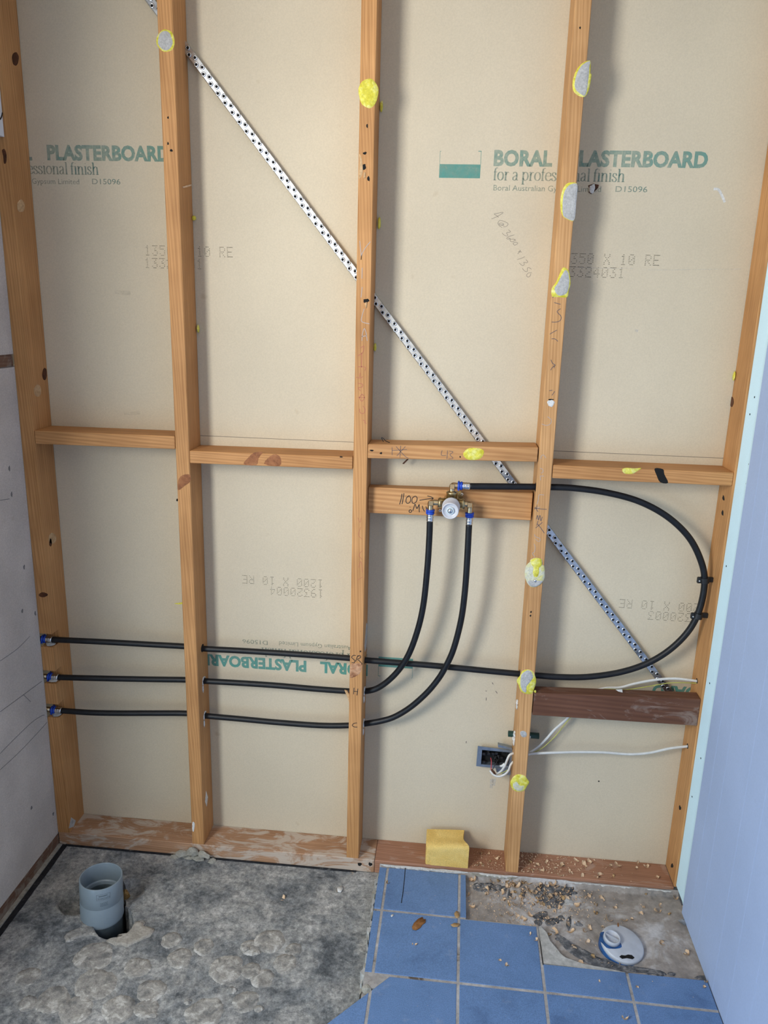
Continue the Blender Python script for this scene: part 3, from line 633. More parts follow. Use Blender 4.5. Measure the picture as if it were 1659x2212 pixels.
decal('glue_face', zF([(768, 155), (820, 175), (840, 240), (800, 300), (760, 350), (755, 420), (710, 400), (685, 330), (685, 260), (705, 195)]), -0.0019, 0.0012, 'glue_grey', d7)
d8 = decal('glue_dab', zF([(680, 1397), (740, 1415), (770, 1455), (792, 1495), (765, 1540), (735, 1590), (680, 1605), (635, 1600), (590, 1570), (565, 1500), (590, 1440), (630, 1405)]), 0, 0.0026, 'glue_yellow', S4, 'round pale yellow glue dab')
decal('glue_face', zF([(640, 1480), (680, 1530), (740, 1530), (700, 1590), (640, 1590), (600, 1550), (600, 1500)]), -0.0019, 0.0012, 'glue_pale', d8)
zC = zoomer(550, 740, 2.9625)
decal('glue_dab', zC([(1340, 700), (1375, 675), (1450, 680), (1468, 705), (1440, 745), (1370, 750), (1338, 725)]), 0.001, 0.0012, 'glue_yellow', n3, 'flat yellow glue oval')
zD = zoomer(1160, 960, 3.3246)
decal('glue_dab', zD([(612, 180), (640, 168), (700, 172), (750, 170), (720, 192), (690, 210), (650, 212), (622, 205)]), 0.001, 0.0010, 'glue_yellow', n4, 'torn yellow glue patch')
decal('tar_mark', zD([(845, 172), (905, 178), (915, 215), (942, 276), (885, 272), (858, 220)]), 0.001, 0.0006, 'hole_black', n4, 'slanted black mark')
for i, (par, u, v, sx, sz) in enumerate([(S3, 824, 230, .004, .012), (S3, 819, 482, .004, .014), (S3, 810, 750, .004, .010), (S2, 419, 471, .005, .006), (S2, 428, 710, .003, .010), (S5, 1586, 812, .003, .012), (S4, 1174, 820, .002, .006)]):
    q = P(u, v, y=0.084); bm = bmesh.new(); bmesh.ops.create_icosphere(bm, subdivisions=2, radius=1)
    for w in bm.verts: k = 1+0.3*mnoise.noise(w.co*1.7+Vector((i*3, 0, 0))); w.co = Vector((q.x+w.co.x*sx*k, q.y+w.co.y*0.006*k, q.z+w.co.z*sz*k))
    build('glue_squeeze', MB().bm(bm, True), 'glue_yellow', par)
# knots, dark flecks and nail holes in the timber
zB = zoomer(0, 740, 2.9625); zB0 = zoomer(0, 0, 2.9625)
def knot_px(par, pts, y=0, mat='knot', name='knot'): decal(name, pts, y, 0.0004, mat, par)
knot_px(S2, zB([(1140, 885), (1165, 850), (1215, 845), (1216, 890), (1185, 915), (1140, 945)]), 0, 'knot_red')
knot_px(n2, zC([(60, 775), (120, 715), (165, 735), (160, 790)]), 0.001, 'knot_red'); knot_px(n2, zB([(1560, 778), (1585, 740), (1625, 705), (1680, 700), (1655, 740), (1640, 785)]), 0.001, 'knot_red')
knot_px(S1, zB([(248, 1612), (270, 1598), (300, 1605), (305, 1618), (280, 1630), (255, 1625)]))
knot_px(S1, zB0([(12, 962), (30, 955), (42, 990), (40, 1040), (25, 1045), (20, 1000)]))
def side_decal(par, x, pts_px, mat, name='knot', th=0.0005, nrm=1):
    pts = [P(u, v, x=x) for u, v in pts_px]
    build(name, MB().extr(pts, (0, 0, 0), (nrm*th, 0, 0)), mat, par)
xs1 = SX[0]+SW
side_decal(S1, xs1, oval(33, 127, 7, 15, 3), 'knot'); side_decal(S1, xs1, oval(45, 445, 8, 14, 4), 'torn_wood', 'drilled_recess')
side_decal(S1, xs1, oval(96, 808, 5, 13, 5), 'knot'); side_decal(S1, xs1, oval(81, 844, 8, 13, 6), 'torn_wood', 'drilled_recess'); side_decal(S1, xs1, oval(113, 1163, 8, 12, 7), 'torn_wood', 'drilled_recess'); side_decal(S1, xs1, oval(109, 1172, 2.5, 9, 8, .1), 'knot')
side_decal(S5, SX[4], oval(1581, 868, 4, 11, 9), 'knot', nrm=-1)
for u, v in ((1563, 1076), (1561, 1108), (1452, 1870), (1469, 1745)): side_decal(S5, SX[4], oval(u, v, 2.2, 5, u, .2), 'hole_black', 'nail_hole', nrm=-1)
def front_holes(par, lst, y=0.0, mat='hole_black'):
    for k, (u, v, rx, ry) in enumerate(lst): decal('nail_hole', oval(u, v, rx, ry, k+u, 0.18, 12), y, 0.0003, mat, par)
front_holes(S2, [(363, 254, 2, 2.5), (363, 310, 2, 3), (370, 325, 3, 3)])
front_holes(S3, [(793, 272, 2, 4), (788, 331, 4, 3), (786, 361, 5, 6), (796, 386, 3, 5), (791, 650, 6, 5)])
front_holes(S4, [(1253, 60, 2, 2.5), (1190, 863, 6, 1.5), (1147, 1322, 2, 2), (1146, 1330, 2, 2)])
front_holes(n3, [(803, 973, 4, 2), (823, 979, 3, 2), (994, 987, 1.5, 2)], 0.001); front_holes(n2, [(737, 987, 3.5, 1.5)], 0.001)
front_holes(plate, [(777, 1867, 4, 4), (800, 1867, 4, 4)])
decal('filler_spot', zF([(685, 890), (720, 878), (755, 895), (760, 940), (720, 955), (690, 930)]), 0, 0.0006, 'glue_grey', S4)
decal('filler_spot', oval(1190, 871, 7, 8, 3, 0.15), 0, 0.0008, 'caulk_white', S4)
decal('torn_fibre', [(776, 332), (782, 345), (784, 372), (778, 385), (775, 382), (777, 350)], 0, 0.0006, 'torn_wood', S3)
decal('torn_fibre', [(786, 372), (790, 374), (788, 386), (785, 382)], 0, 0.0012, 'torn_wood', S3)
decal('splinter', [(788, 655), (793, 653), (792, 665), (790, 664)], 0, 0.002, 'torn_wood', S3)
side_decal(S2, SX[1]+SW, [(394, 403), (404, 400), (412, 398), (413, 401), (404, 404), (395, 406)], 'shaving', 'splinter', 0.002)
# long splinter hanging off the middle stud beside the H mark
build('splinter', MB().extr([P(u, v, y=0.012) for u, v in [(744, 1491), (750, 1493), (754, 1500), (755, 1520), (751, 1508)]], (0, 0, 0), (0, 0.004, 0)), 'torn_wood', S3)
# plaster smears on the feet of the studs
decal('plaster_smear', zl([(1232, 900), (1246, 910), (1240, 960), (1230, 950)]), 0, 0.0006, 'caulk_white', S2)
side_decal(S2, SX[1]+SW, zl([(1318, 700), (1330, 740), (1322, 800), (1312, 770)]), 'caulk_white', 'plaster_smear')
side_decal(S1, xs1, zl([(455, 870), (485, 890), (470, 930), (440, 940)]), 'mortar_pale', 'plaster_smear')
build('glue_wisp', MB().extr([P(u, v, y=0.05) for u, v in [(376, 1304), (388, 1302), (394, 1301), (394, 1305), (386, 1306)]], (0, 0, 0), (0, .002, 0)), 'glue_yellow', S2)
decal('knot_scar', [(757, 1436), (770, 1433), (782, 1434), (781, 1446), (776, 1456), (764, 1463), (756, 1462)], 0, .0004, 'scar_wood', S3)
side_decal(S3, SX[2]+SW, [(791, 1345), (794, 1350), (793, 1375), (791, 1400), (788, 1408), (787, 1395), (789, 1370)], 'mortar_pale', 'plaster_smear')
# screw sticking out of the second stud
sc0 = P(381, 1080, y=0.02); sc0.x = SX[1]
scr = build('screw', MB().tube([sc0, sc0+Vector((-0.007, 0, 0))], 0.0012, 8).lathe([(0.002, 0), (0.0036, 0.001), (0.0034, 0.003), (0.001, 0.0042)], sc0+Vector((-0.007, 0, 0)), (-1, 0, 0), 12), 'nail_dark', S2)

# ---- writing on timber and board (ink and pencil strokes)
def strokes(name, lines, y, w, mat, parent, k=5):
    # one object for each letter: strokes that touch belong together
    pts = [smooth_path([P(u, v, y=y) for u, v in ln], k) for ln in lines]; grp = list(range(len(pts)))
    for a in range(len(pts)):
        for b_ in range(a):
            if min((p-q).length for p in pts[a] for q in pts[b_]) < w*2.2:
                ga, gb = grp[a], grp[b_]; grp = [gb if g == ga else g for g in grp]
    for g in sorted(set(grp)):
        mb = MB()
        for q, h in zip(pts, grp):
            if h == g: mb.ribbon(q, w, FRONT)
        build(name, mb, mat, parent, recalc=False)
zM = zoomer(840, 1000, 6.381)
strokes('marker_writing', [zM(q) for q in ([(182, 425), (168, 500), (148, 572)], [(208, 418), (197, 490), (182, 568)],
    [(275, 455), (245, 480), (235, 530), (255, 556), (290, 540), (300, 490), (280, 452), (262, 470)], [(350, 462), (322, 490), (320, 540), (345, 558), (380, 530), (388, 480), (365, 458), (340, 470)],
    [(422, 515), (500, 502), (612, 488)], [(530, 455), (575, 465), (614, 486)], [(612, 486), (590, 510)],
    [(293, 645), (278, 660), (283, 678), (304, 680), (315, 662), (302, 646), (290, 648)], [(290, 605), (294, 612)],
    [(330, 660), (352, 590), (362, 570), (378, 610), (388, 628), (408, 590), (418, 575), (418, 640), (420, 680)], [(462, 590), (470, 630), (492, 668)], [(510, 600), (530, 660), (545, 700)], [(545, 590), (525, 640)])], 0.0300, 0.0019, 'ink_black', nb)
zS = zoomer(380, 1340, 3.95)
strokes('marker_writing', [zS(q) for q in ([(1535, 300), (1515, 298), (1500, 315), (1515, 332), (1528, 345), (1520, 362), (1500, 360)], [(1555, 298), (1540, 330), (1535, 350)], [(1548, 310), (1570, 300), (1575, 318), (1550, 332), (1565, 345), (1590, 372)], [(1570, 258), (1580, 272)], [(1582, 260), (1566, 270)],
    [(1520, 575), (1516, 630)], [(1553, 582), (1545, 640)], [(1518, 605), (1550, 608)], [(1545, 875), (1518, 880), (1505, 895), (1520, 908), (1548, 910)])], 0.0, 0.0018, 'ink_black', S3)
zY = zoomer(740, 500, 4.911)
strokes('chalk_writing', [zY(q) for q in ([(182, 100), (190, 180), (198, 260), (196, 300)], [(295, 108), (245, 170), (205, 240), (196, 300)], [(208, 385), (205, 500)], [(208, 590), (196, 700)], [(230, 820), (208, 890), (203, 955), (285, 980)], [(205, 1160), (212, 1080), (232, 1030), (250, 1080), (262, 1160)], [(205, 1115), (255, 1105)])], 0.0, 0.0016, 'pencil_light', S3)
strokes('crayon_writing', [zY(q) for q in ([(190, 1240), (225, 1215), (215, 1280), (160, 1320)], [(205, 1290), (200, 1440)], [(160, 1435), (240, 1440), (235, 1480)], [(145, 1545), (180, 1555), (215, 1540)], [(185, 1500), (182, 1545)], [(160, 1610), (210, 1620), (205, 1650), (165, 1660), (190, 1690)], [(205, 1725), (232, 1760), (205, 1800), (180, 1765), (205, 1725)], [(165, 1760), (235, 1762)], [(215, 1850), (240, 1890), (222, 1930), (185, 1920), (180, 1880)], [(215, 2000), (240, 2010), (235, 2030), (255, 2035)])], 0.0, 0.0014, 'crayon_red', S3)
strokes('crayon_writing', [zC(q) for q in ([(660, 1120), (675, 1150), (682, 1120)], [(680, 1180), (665, 1230), (690, 1260)], [(690, 1330), (668, 1360), (690, 1390)], [(665, 1440), (680, 1400), (690, 1470)], [(660, 1520), (690, 1500)])], 0.0, 0.0010, 'crayon_red', S3)
zT = zoomer(1130, 620, 7.9)
strokes('pencil_writing', [zT(q) for q in ([(500, 180), (520, 168)], [(530, 265), (600, 285), (640, 295)], [(640, 370), (580, 420), (640, 490), (650, 540), (620, 580), (560, 598), (485, 598)], [(580, 735), (520, 765), (455, 805)], [(485, 885), (540, 885), (595, 928)], [(475, 1240), (500, 1300), (550, 1335), (500, 1370), (470, 1420)], [(525, 1330), (530, 1385)], [(445, 1770), (500, 1760)], [(490, 1850), (540, 1780)])], 0.0, 0.0014, 'pencil_dark', S4)
strokes('pencil_writing', [zE(q) for q in ([(365, 0), (410, 40), (400, 90), (350, 110), (292, 92)], [(345, 520), (310, 480), (280, 510), (285, 530)], [(270, 650), (300, 660), (310, 690), (285, 710)], [(275, 745), (320, 748)], [(275, 745), (278, 800)], [(320, 985), (260, 985), (250, 1040), (232, 1100)], [(270, 1135), (235, 1150)], [(210, 1540), (250, 1570), (270, 1560), (268, 1530), (215, 1510), (200, 1480)], [(195, 1600), (210, 1640), (200, 1700), (175, 1720), (205, 1760)])], 0.0, 0.0013, 'pencil_light', S4)
strokes('pencil_writing', [zE(q) for q in ([(205, 1150), (280, 1160), (355, 1165)], [(235, 1115), (225, 1160), (245, 1195)], [(210, 1135), (205, 1165)], [(225, 1290), (240, 1240), (250, 1300), (270, 1240), (280, 1310), (300, 1260)], [(245, 1310), (230, 1370)], [(215, 1400), (300, 1330)], [(240, 1350), (280, 1400), (325, 1465)])], 0.0, 0.0015, 'pencil_dark', S4)
strokes('pencil_writing', [zC(q) for q in ([(880, 670), (880, 720)], [(880, 690), (975, 685)], [(935, 660), (930, 735)], [(905, 665), (960, 725), (985, 740)], [(965, 665), (910, 725)], [(1200, 690), (1195, 720), (1225, 722)], [(1235, 690), (1230, 745)], [(1245, 695), (1270, 700), (1250, 718), (1270, 740), (1240, 745)])], 0.001, 0.0012, 'pencil_dark', n3)
zH = zoomer(1060, 450, 13.82)
strokes('pencil_writing', [zH(q) for q in ([(240, 270), (170, 215), (100, 170), (220, 145), (350, 120), (355, 145), (200, 240), (20, 320)],
    [(400, 505), (310, 505), (390, 480), (340, 440), (260, 455), (270, 490), (310, 500)], [(340, 575), (260, 520), (215, 445), (250, 375), (300, 365), (400, 390), (490, 435), (518, 475), (470, 535), (420, 552), (375, 545)],
    [(525, 640), (590, 690), (560, 715), (485, 720), (480, 760), (510, 800), (485, 825), (400, 800), (340, 735)], [(705, 795), (600, 820), (510, 860), (475, 900), (520, 920), (585, 905), (520, 880)], [(585, 910), (580, 975), (640, 998), (700, 970), (715, 930), (640, 920), (590, 930)], [(715, 930), (750, 965)], [(670, 1040), (690, 1090), (740, 1095), (800, 1050), (790, 1025), (720, 1010), (670, 1040)],
    [(855, 1250), (890, 1265), (850, 1310), (805, 1360)], [(820, 1285), (880, 1300), (930, 1308)], [(1020, 1440), (920, 1490), (795, 1528)], [(1045, 1530), (1105, 1595), (1070, 1625), (990, 1610), (1000, 1660), (985, 1700), (930, 1700), (855, 1635)],
    [(1215, 1820), (1150, 1775), (1100, 1780), (1090, 1880), (1050, 1890), (990, 1850), (945, 1790)], [(1225, 1925), (1130, 1930), (1075, 1980), (1085, 2040), (1140, 2045), (1190, 1990), (1195, 1950)])], YB, 0.0010, 'pencil_grey', up_sheet, 4)

# ---- printing on the boards
def text_mesh(s, off=0.0):
    c = bpy.data.curves.new('t', 'FONT'); c.body = s; c.size = 1.0; c.space_character = 1.02 if off > 0 else 1.0; c.offset = off; c.resolution_u = 3
    o = bpy.data.objects.new('t', c); COL.objects.link(o); bpy.context.view_layer.update()
    me = bpy.data.meshes.new_from_object(o); v = [tuple(q.co)[:2] for q in me.vertices]; f = [tuple(p.vertices) for p in me.polygons]
    bpy.data.objects.remove(o); bpy.data.curves.remove(c); bpy.data.meshes.remove(me)
    x0 = min(a for a, b_ in v); x1 = max(a for a, b_ in v)
    return v, f, x0, x1
_tc = {}
def print_text(mb, s, x0, x1, z0, capz, tf, off=0.0, shear=0.0):
    """text s set from x0 to x1, baseline z0, capital height capz"""
    if (s, off) not in _tc: _tc[s, off] = text_mesh(s, off)
    v, f, a0, a1 = _tc[s, off]; cap = 0.70
    vv = []
    for a, b_ in v:
        X = x0+(a-a0)/(a1-a0)*(x1-x0); Z = z0+b_/cap*capz; X, Z = tf(X, Z); vv.append((X, YB-0.0003, Z))
    mb.add(vv, f)
def arc(cx, cy, rx, ry, a0, a1, n=14): return [(cx+rx*math.cos(math.radians(a0+(a1-a0)*k/n)), cy+ry*math.sin(math.radians(a0+(a1-a0)*k/n))) for k in range(n+1)]
SERIF = {  # strokes of a book face, x-height 1
 'f': (.52, [[(.2, 0), (.2, 1.1), (.26, 1.35), (.42, 1.47), (.58, 1.42)], [(.0, .98), (.5, .98)], [(.02, .02), (.42, .02)]]),
 'o': (.98, [arc(.48, .5, .38, .48, 0, 360, 20)]),
 'r': (.72, [[(.22, 0), (.22, 1)], [(.02, .02), (.46, .02)], [(.02, .97), (.22, 1)], [(.22, .62), (.34, .88), (.5, .98), (.66, .92)]]),
 'a': (.88, [[(.12, .78), (.2, .93), (.4, .99), (.58, .88), (.62, .7), (.62, .16), (.7, .03), (.84, .06)], [(.62, .58), (.34, .5), (.12, .34), (.12, .12), (.28, .01), (.46, .06), (.62, .24)]]),
 'p': (1.02, [[(.22, -.45), (.22, 1)], [(.02, -.44), (.46, -.44)], [(.02, .97), (.22, 1)], [(.22, .7), (.36, .92), (.56, .99), (.8, .86), (.9, .5), (.8, .14), (.56, .01), (.36, .08), (.22, .28)]]),
 'e': (.9, [[(.1, .55), (.82, .55)], [(.82, .55), (.76, .86), (.48, .99), (.2, .86), (.08, .5), (.2, .14), (.48, .01), (.7, .06), (.84, .24)]]),
 's': (.74, [[(.6, .72), (.54, .92), (.36, .99), (.14, .9), (.12, .7), (.3, .56), (.52, .42), (.64, .24), (.52, .04), (.32, .01), (.12, .08), (.06, .3)]]),
 'i': (.48, [[(.24, 0), (.24, 1)], [(.03, .02), (.46, .02)], [(.05, .97), (.24, 1)], [(.2, 1.32), (.28, 1.32)], [(.2, 1.38), (.28, 1.38)]]),
 'n': (1.06, [[(.22, 0), (.22, 1)], [(.02, .02), (.44, .02)], [(.02, .97), (.22, 1)], [(.22, .66), (.38, .9), (.58, .99), (.76, .88), (.8, .6), (.8, 0)], [(.6, .02), (1.02, .02)]]),
 'l': (.48, [[(.24, 0), (.24, 1.48)], [(.03, .02), (.46, .02)], [(.05, 1.45), (.24, 1.48)]]),
 'h': (1.06, [[(.22, 0), (.22, 1.48)], [(.02, .02), (.44, .02)], [(.03, 1.45), (.22, 1.48)], [(.22, .66), (.38, .9), (.58, .99), (.76, .88), (.8, .6), (.8, 0)], [(.6, .02), (1.02, .02)]]),
 ' ': (.42, [])}
def serif_text(mb, s, x0, x1, z0, xh, tf):
    tot = sum(SERIF[c][0] for c in s); k = (x1-x0)/tot; x = 0
    for c in s:
        adv, st_ = SERIF[c]
        for ln in st_:
            pts = []
            for a, b_ in ln: X, Z = tf(x0+(x+a)*k, z0+b_*xh); pts.append((X, YB, Z))
            mb.ribbon(pts, 1, FRONT, 0.0003, pen=lambda t: 0.0011+0.0026*abs(t.z)**1.5)
        x += adv
def boral(tf, sheet, strong, logo=True, words=True):
    mb = MB(); print_text(mb, 'BORAL', 1.0769, 1.2115, 1.8895, 0.0318, tf, 0.045); print_text(mb, 'PLASTERBOARD', 1.2506, 1.5605, 1.8905, 0.0318, tf, 0.045)
    build('printed_name', mb, 'ink_teal_strong' if strong else 'ink_teal', sheet, recalc=False)
    mb = MB(); serif_text(mb, 'for a professional finish', 1.0780, 1.3800, 1.8570, 0.0185, tf); build('printed_slogan', mb, 'ink_teal_dark', sheet, recalc=False)
    mb = MB(); print_text(mb, 'Boral Australian Gypsum Limited', 1.0800, 1.3280, 1.8345, 0.0125, tf, 0.0); print_text(mb, 'D15096', 1.3610, 1.4330, 1.8355, 0.0125, tf, 0.0)
    build('printed_maker', mb, 'ink_teal_dark', sheet, recalc=False)
    mb = MB()
    def rect(a, b_, c, d):
        q = [tf(a, c), tf(b_, c), tf(b_, d), tf(a, d)]; mb.add([(X, YB-0.0003, Z) for X, Z in q], [(0, 1, 2, 3)])
    rect(0.9510, 1.0470, 1.8606, 1.8905); build('printed_logo', mb, 'ink_teal_strong', sheet, recalc=False)
    mb = MB(); rect(0.9510, 0.9518, 1.8905, 1.9190); rect(1.0462, 1.0472, 1.8905, 1.9195); rect(1.0400, 1.0472, 1.9185, 1.9200); rect(0.9510, 0.9540, 1.9182, 1.9190)
    build('printed_logo_frame', mb, 'ink_teal_strong', sheet, recalc=False)
boral(lambda X, Z: (X, Z), up_sheet, False)
boral(lambda X, Z: (X-1.2612, Z), up_sheet, False)
boral(lambda X, Z: (1.8865-X, 2.4840-Z+0.012*(0.5-X)*0), low_sheet, True)
boral(lambda X, Z: (1.8865+1.2612-X, 2.4840-Z), low_sheet, True)
DOT = {'0': ['01110', '10001', '10011', '10101', '11001', '10001', '01110'], '1': ['00100', '01100', '00100', '00100', '00100', '00100', '01110'], '2': ['01110', '10001', '00001', '00110', '01000', '10000', '11111'],
 '3': ['11111', '00010', '00100', '00110', '00001', '10001', '01110'], '4': ['00010', '00110', '01010', '10010', '11111', '00010', '00010'], '5': ['11111', '10000', '11110', '00001', '00001', '10001', '01110'], '9': ['01110', '10001', '10001', '01111', '00001', '00010', '01100'],
 'X': ['10001', '10001', '01010', '00100', '01010', '10001', '10001'], 'R': ['11110', '10001', '10001', '11110', '10100', '10010', '10001'], 'E': ['11111', '10000', '10000', '11110', '10000', '10000', '11111'], ' ': ['00000']*7}
def dots(s, x, ztop, tf, mb):
    px_, pz = 0.00295, 0.0037
    for c in s:
        for r, row in enumerate(DOT[c]):
            for k, b_ in enumerate(row):
                if b_ == '1':
                    a0 = x+k*px_; z = ztop-r*pz; q = [tf(a0, z-0.0006), tf(a0+0.0026, z-0.0006), tf(a0+0.0026, z+0.0006), tf(a0, z+0.0006)]
                    mb.add([(X, YB-0.0003, Z) for X, Z in q], [(0, 1, 2, 3)])
        x += 0.0191
I = lambda X, Z: (X, Z)
for sheet, l1, l2, x0, zt in ((up_sheet, '1350 X 10 RE', '13324031', 1.2540, 1.6975), (up_sheet, '1350 X 10 RE', '13324031', 0.2249, 1.6945)):
    mb = MB(); dots(l1, x0, zt, I, mb); dots(l2, x0-0.002, zt-0.030, I, mb); build('printed_dot_code', mb, 'ink_dots', sheet, recalc=False)
for code, x0, zb in (('19320004', 0.6820, 0.7880), ('19320003', 1.7000, 0.7830)):
    tf = lambda X, Z, x0=x0, zb=zb: (x0-X, zb-Z); mb = MB(); dots(code, 0, 0, tf, mb); dots('1200 X 10 RE', 0.001, -0.0285, tf, mb); build('printed_dot_code', mb, 'ink_dots', low_sheet, recalc=False)
# marks on the upper board
zR = zoomer(1100, 0, 2.968)
strokes('paint_scrape', [zR([(1310, 1212), (1340, 1215), (1362, 1250), (1382, 1297)])], YB, 0.0055, 'caulk_white', up_sheet)
cpt = P(1279, 408, y=YB)
tor = build('torn_hole', MB().extr([P(u, v, y=YB) for u, v in zR([(505, 1190), (540, 1178), (575, 1185), (570, 1205), (550, 1225), (525, 1245), (508, 1235), (515, 1212)])], (0, -0.0004, 0), (0, -0.0002, 0)), 'knot', up_sheet)
rb = bmesh.new(); bmesh.ops.create_icosphere(rb, subdivisions=2, radius=1)
for w in rb.verts: k = 1+0.4*mnoise.noise(w.co*1.9); w.co = cpt+Vector((w.co.x*.007*k, w.co.y*.004*k-.002, w.co.z*.010*k))
build('plaster_plug', MB().bm(rb), 'caulk_white', tor)
strokes('dust_smear', [zF([(340, 1450), (345, 1500), (335, 1560)]), zF([(375, 1450), (365, 1530)])], YB, 0.009, 'dust_smear', low_sheet)
strokes('scuff', [[(1372, 714), (1378, 715)]], YB, 0.005, 'dust_smear', up_sheet)
strokes('smudge', [[(248, 630), (262, 632), (282, 633)]], YB, 0.010, 'smudge_dark', up_sheet); strokes('smudge', [[(268, 892), (285, 893), (302, 891)]], YB, 0.009, 'smudge_dark', up_sheet)
strokes('paper_line', [[(1240, 577), (1300, 579), (1370, 580)], [(1400, 583), (1460, 583), (1510, 582), (1600, 581)]], YB, 0.0008, 'dust_smear', up_sheet)
strokes('fly_speck', [[(1292, 1687), (1295, 1688)]], YB, 0.004, 'ink_black', low_sheet)
strokes('scuff', zF([(350, 300), (360, 320)]) and [zF([(350, 300), (362, 322)]), zF([(390, 400), (410, 430)]), zF([(270, 400), (285, 403)]), zF([(280, 480), (278, 515)]), zF([(40, 1000), (38, 1025)])], YB, 0.0016, 'pencil_dark', low_sheet)

# ================================================================== BRACE
brace = empty('metal_strap_brace', (0.93, 0.08, 0.6), label='long perforated galvanised strap brace running diagonally behind the studs', cat='brace')
ba = Vector((0.19, 0, 2.328)); bb = Vector((1.665, 0, 0.5375)); bdir = (bb-ba).normalized(); bper = Vector((-bdir.z, 0, bdir.x))  # up-right normal
if bper.z < 0: bper = -bper
hw = 0.0092; yb0 = 0.0765
def bp(s_, t_, y): q = ba+bdir*s_+bper*t_; return Vector((q.x, y, q.z))
Lb = (bb-ba).length
sec = [(-hw, yb0+0.0016), (-hw+0.0015, yb0), (hw, yb0), (hw, yb0+0.013), (hw-0.0009, yb0+0.013), (hw-0.0009, yb0+0.0011), (-hw+0.0015, yb0+0.0011)]
sn = 90; mb = MB(); vv = []; rr_ = random.Random(3)
for i in range(sn+1):
    s_ = Lb*i/sn; wob = 0.0007*math.sin(i*1.9)
    vv += [bp(s_, t_, y+wob*0.6) for t_, y in sec]
n = len(sec); mb.add(vv, [(i*n+k, i*n+(k+1) % n, (i+1)*n+(k+1) % n, (i+1)*n+k) for i in range(sn) for k in range(n)])
build('strap', mb, 'galvanised', brace)
mh = MB(); md = MB(); s_ = 0.01; k = 0
while s_ < Lb-0.01:
    t_ = 0.0036 if k % 2 else -0.0036
    o_ = bp(s_, t_, yb0-0.0006)
    md.lathe([(0.0058, 0), (0.0046, 0.0015), (0.0030, 0.0005)], o_, FRONT, 12, closed=True)
    mh.lathe([(0.0031, 0), (0.0031, 0.0008)], o_, FRONT, 10)
    s_ += 0.0128 if k % 2 else 0.0134; k += 1
build('dimple_rims', md, 'galvanised', brace, kind='stuff'); build('punched_holes', mh, 'hole_black', brace, kind='stuff')

# ================================================================== PIPES
RP = 0.0081
def pipe(name, label, pts, ends):
    root = empty(name, pts[0], label=label, cat='pipe', group='black water pipes')
    path = smooth_path(pts, 9); build('tube', MB().tube(path, RP, 16), 'pipe_black', root)
    for kind, at, d in ends:
        at = Vector(at); d = Vector(d).normalized()          # d points away from the tube
        cs = build('crimp_sleeve', MB().lathe([(0.0086, -0.002), (0.0094, 0.0005), (0.0088, 0.003), (0.0088, 0.006), (0.0096, 0.0075), (0.0088, 0.0095), (0.0088, 0.013), (0.0094, 0.0145), (0.0090, 0.0165)], at, d, 20), 'steel_bright', root)
        bc = build('blue_collar', MB().lathe([(0.0092, 0.0165), (0.0108, 0.0175), (0.0108, 0.021), (0.0094, 0.0215), (0.0094, 0.0235), (0.0112, 0.024), (0.0112, 0.0275), (0.0090, 0.0285)], at, d, 20), 'collar_blue', root)
        a = d.orthogonal().normalized()
        for s__ in (1, -1): q = at+d*0.0255+a*0.0112*s__; build('collar_tab', MB().box(q.x-.0022, q.x+.0022, q.y-.003, q.y+.003, q.z-.0022, q.z+.0022, .0005), 'collar_blue', bc)
        if kind == 'wall':
            build('brass_tail', MB().lathe([(0.0075, 0.028), (0.0075, 0.06), (0.004, 0.061)], at, d, 16), 'brass_pale', root)
    return root
YM = -0.006
ML = P(928.6, 1124, y=YM); MR = P(1013.2, 1131, y=YM); MT = P(1013.5, 1050.5, y=YM)
pl = lambda lst: [P(u, v, y=y) for u, v, y in lst]
sr_pts = pl([(112, 1381.5, .020), (170, 1384, .025), (250, 1388, .034), (330, 1392.5, .042), (402, 1396.5, .046), (437, 1401, .047), (520, 1405.5, .048), (600, 1410.5, .048), (680, 1416, .047), (752, 1421.5, .046), (790, 1426, .046), (860, 1431.5, .044), (950, 1439, .042), (1040, 1448, .040), (1115, 1455, .040), (1160, 1459, .040),
             (1210, 1462.5, .040), (1270, 1462, .040), (1340, 1452, .039), (1400, 1432, .038), (1450, 1401, .036), (1490, 1359, .035), (1513, 1310, .034), (1522, 1253, .033), (1512, 1206, .033), (1486, 1158, .033), (1440, 1115, .032), (1380, 1083, .031), (1310, 1064, .030), (1240, 1054.5, .028), (1185, 1052, .024), (1140, 1051.5, .016), (1080, 1051, .004)])+[MT]
h_pts = pl([(125, 1463, .020), (180, 1464.5, .026), (250, 1466, .034), (330, 1467.5, .042), (402, 1468.5, .046), (440, 1471, .047), (520, 1475.5, .048), (600, 1481, .048), (680, 1488, .047), (752, 1493, .046), (790, 1493, .046), (820, 1484, .040), (854, 1456, .029), (881, 1417, .020), (901, 1365, .013), (914.5, 1307, .006), (923, 1229, -.001), (927.4, 1162, -.004)])+[ML]
c_pts = pl([(132, 1535, .020), (190, 1539, .026), (250, 1540.5, .034), (330, 1540.5, .042), (402, 1541, .046), (442, 1546, .047), (520, 1553, .048), (600, 1560.5, .048), (690, 1567, .047), (752, 1567, .046), (790, 1563, .046), (825, 1557, .044), (854, 1547.5, .041), (887.5, 1527, .036), (921, 1497.5, .030), (945, 1469, .025), (960, 1445, .021), (979, 1404, .016), (995.6, 1341, .009), (1004, 1280, .003), (1009, 1212, -.002)])+[MR]
p_sr = pipe('water_pipe', 'black pipe running highest then looping round the right bay to the mixer top', sr_pts, [('wall', sr_pts[0], (-1, 0, 0.02)), ('mix', MT, (-1, 0, 0.01))])
p_h = pipe('water_pipe', 'black pipe in the middle row curving up to the mixer left inlet', h_pts, [('wall', h_pts[0], (-1, 0, 0.01)), ('mix', ML, (0, 0, 1))])
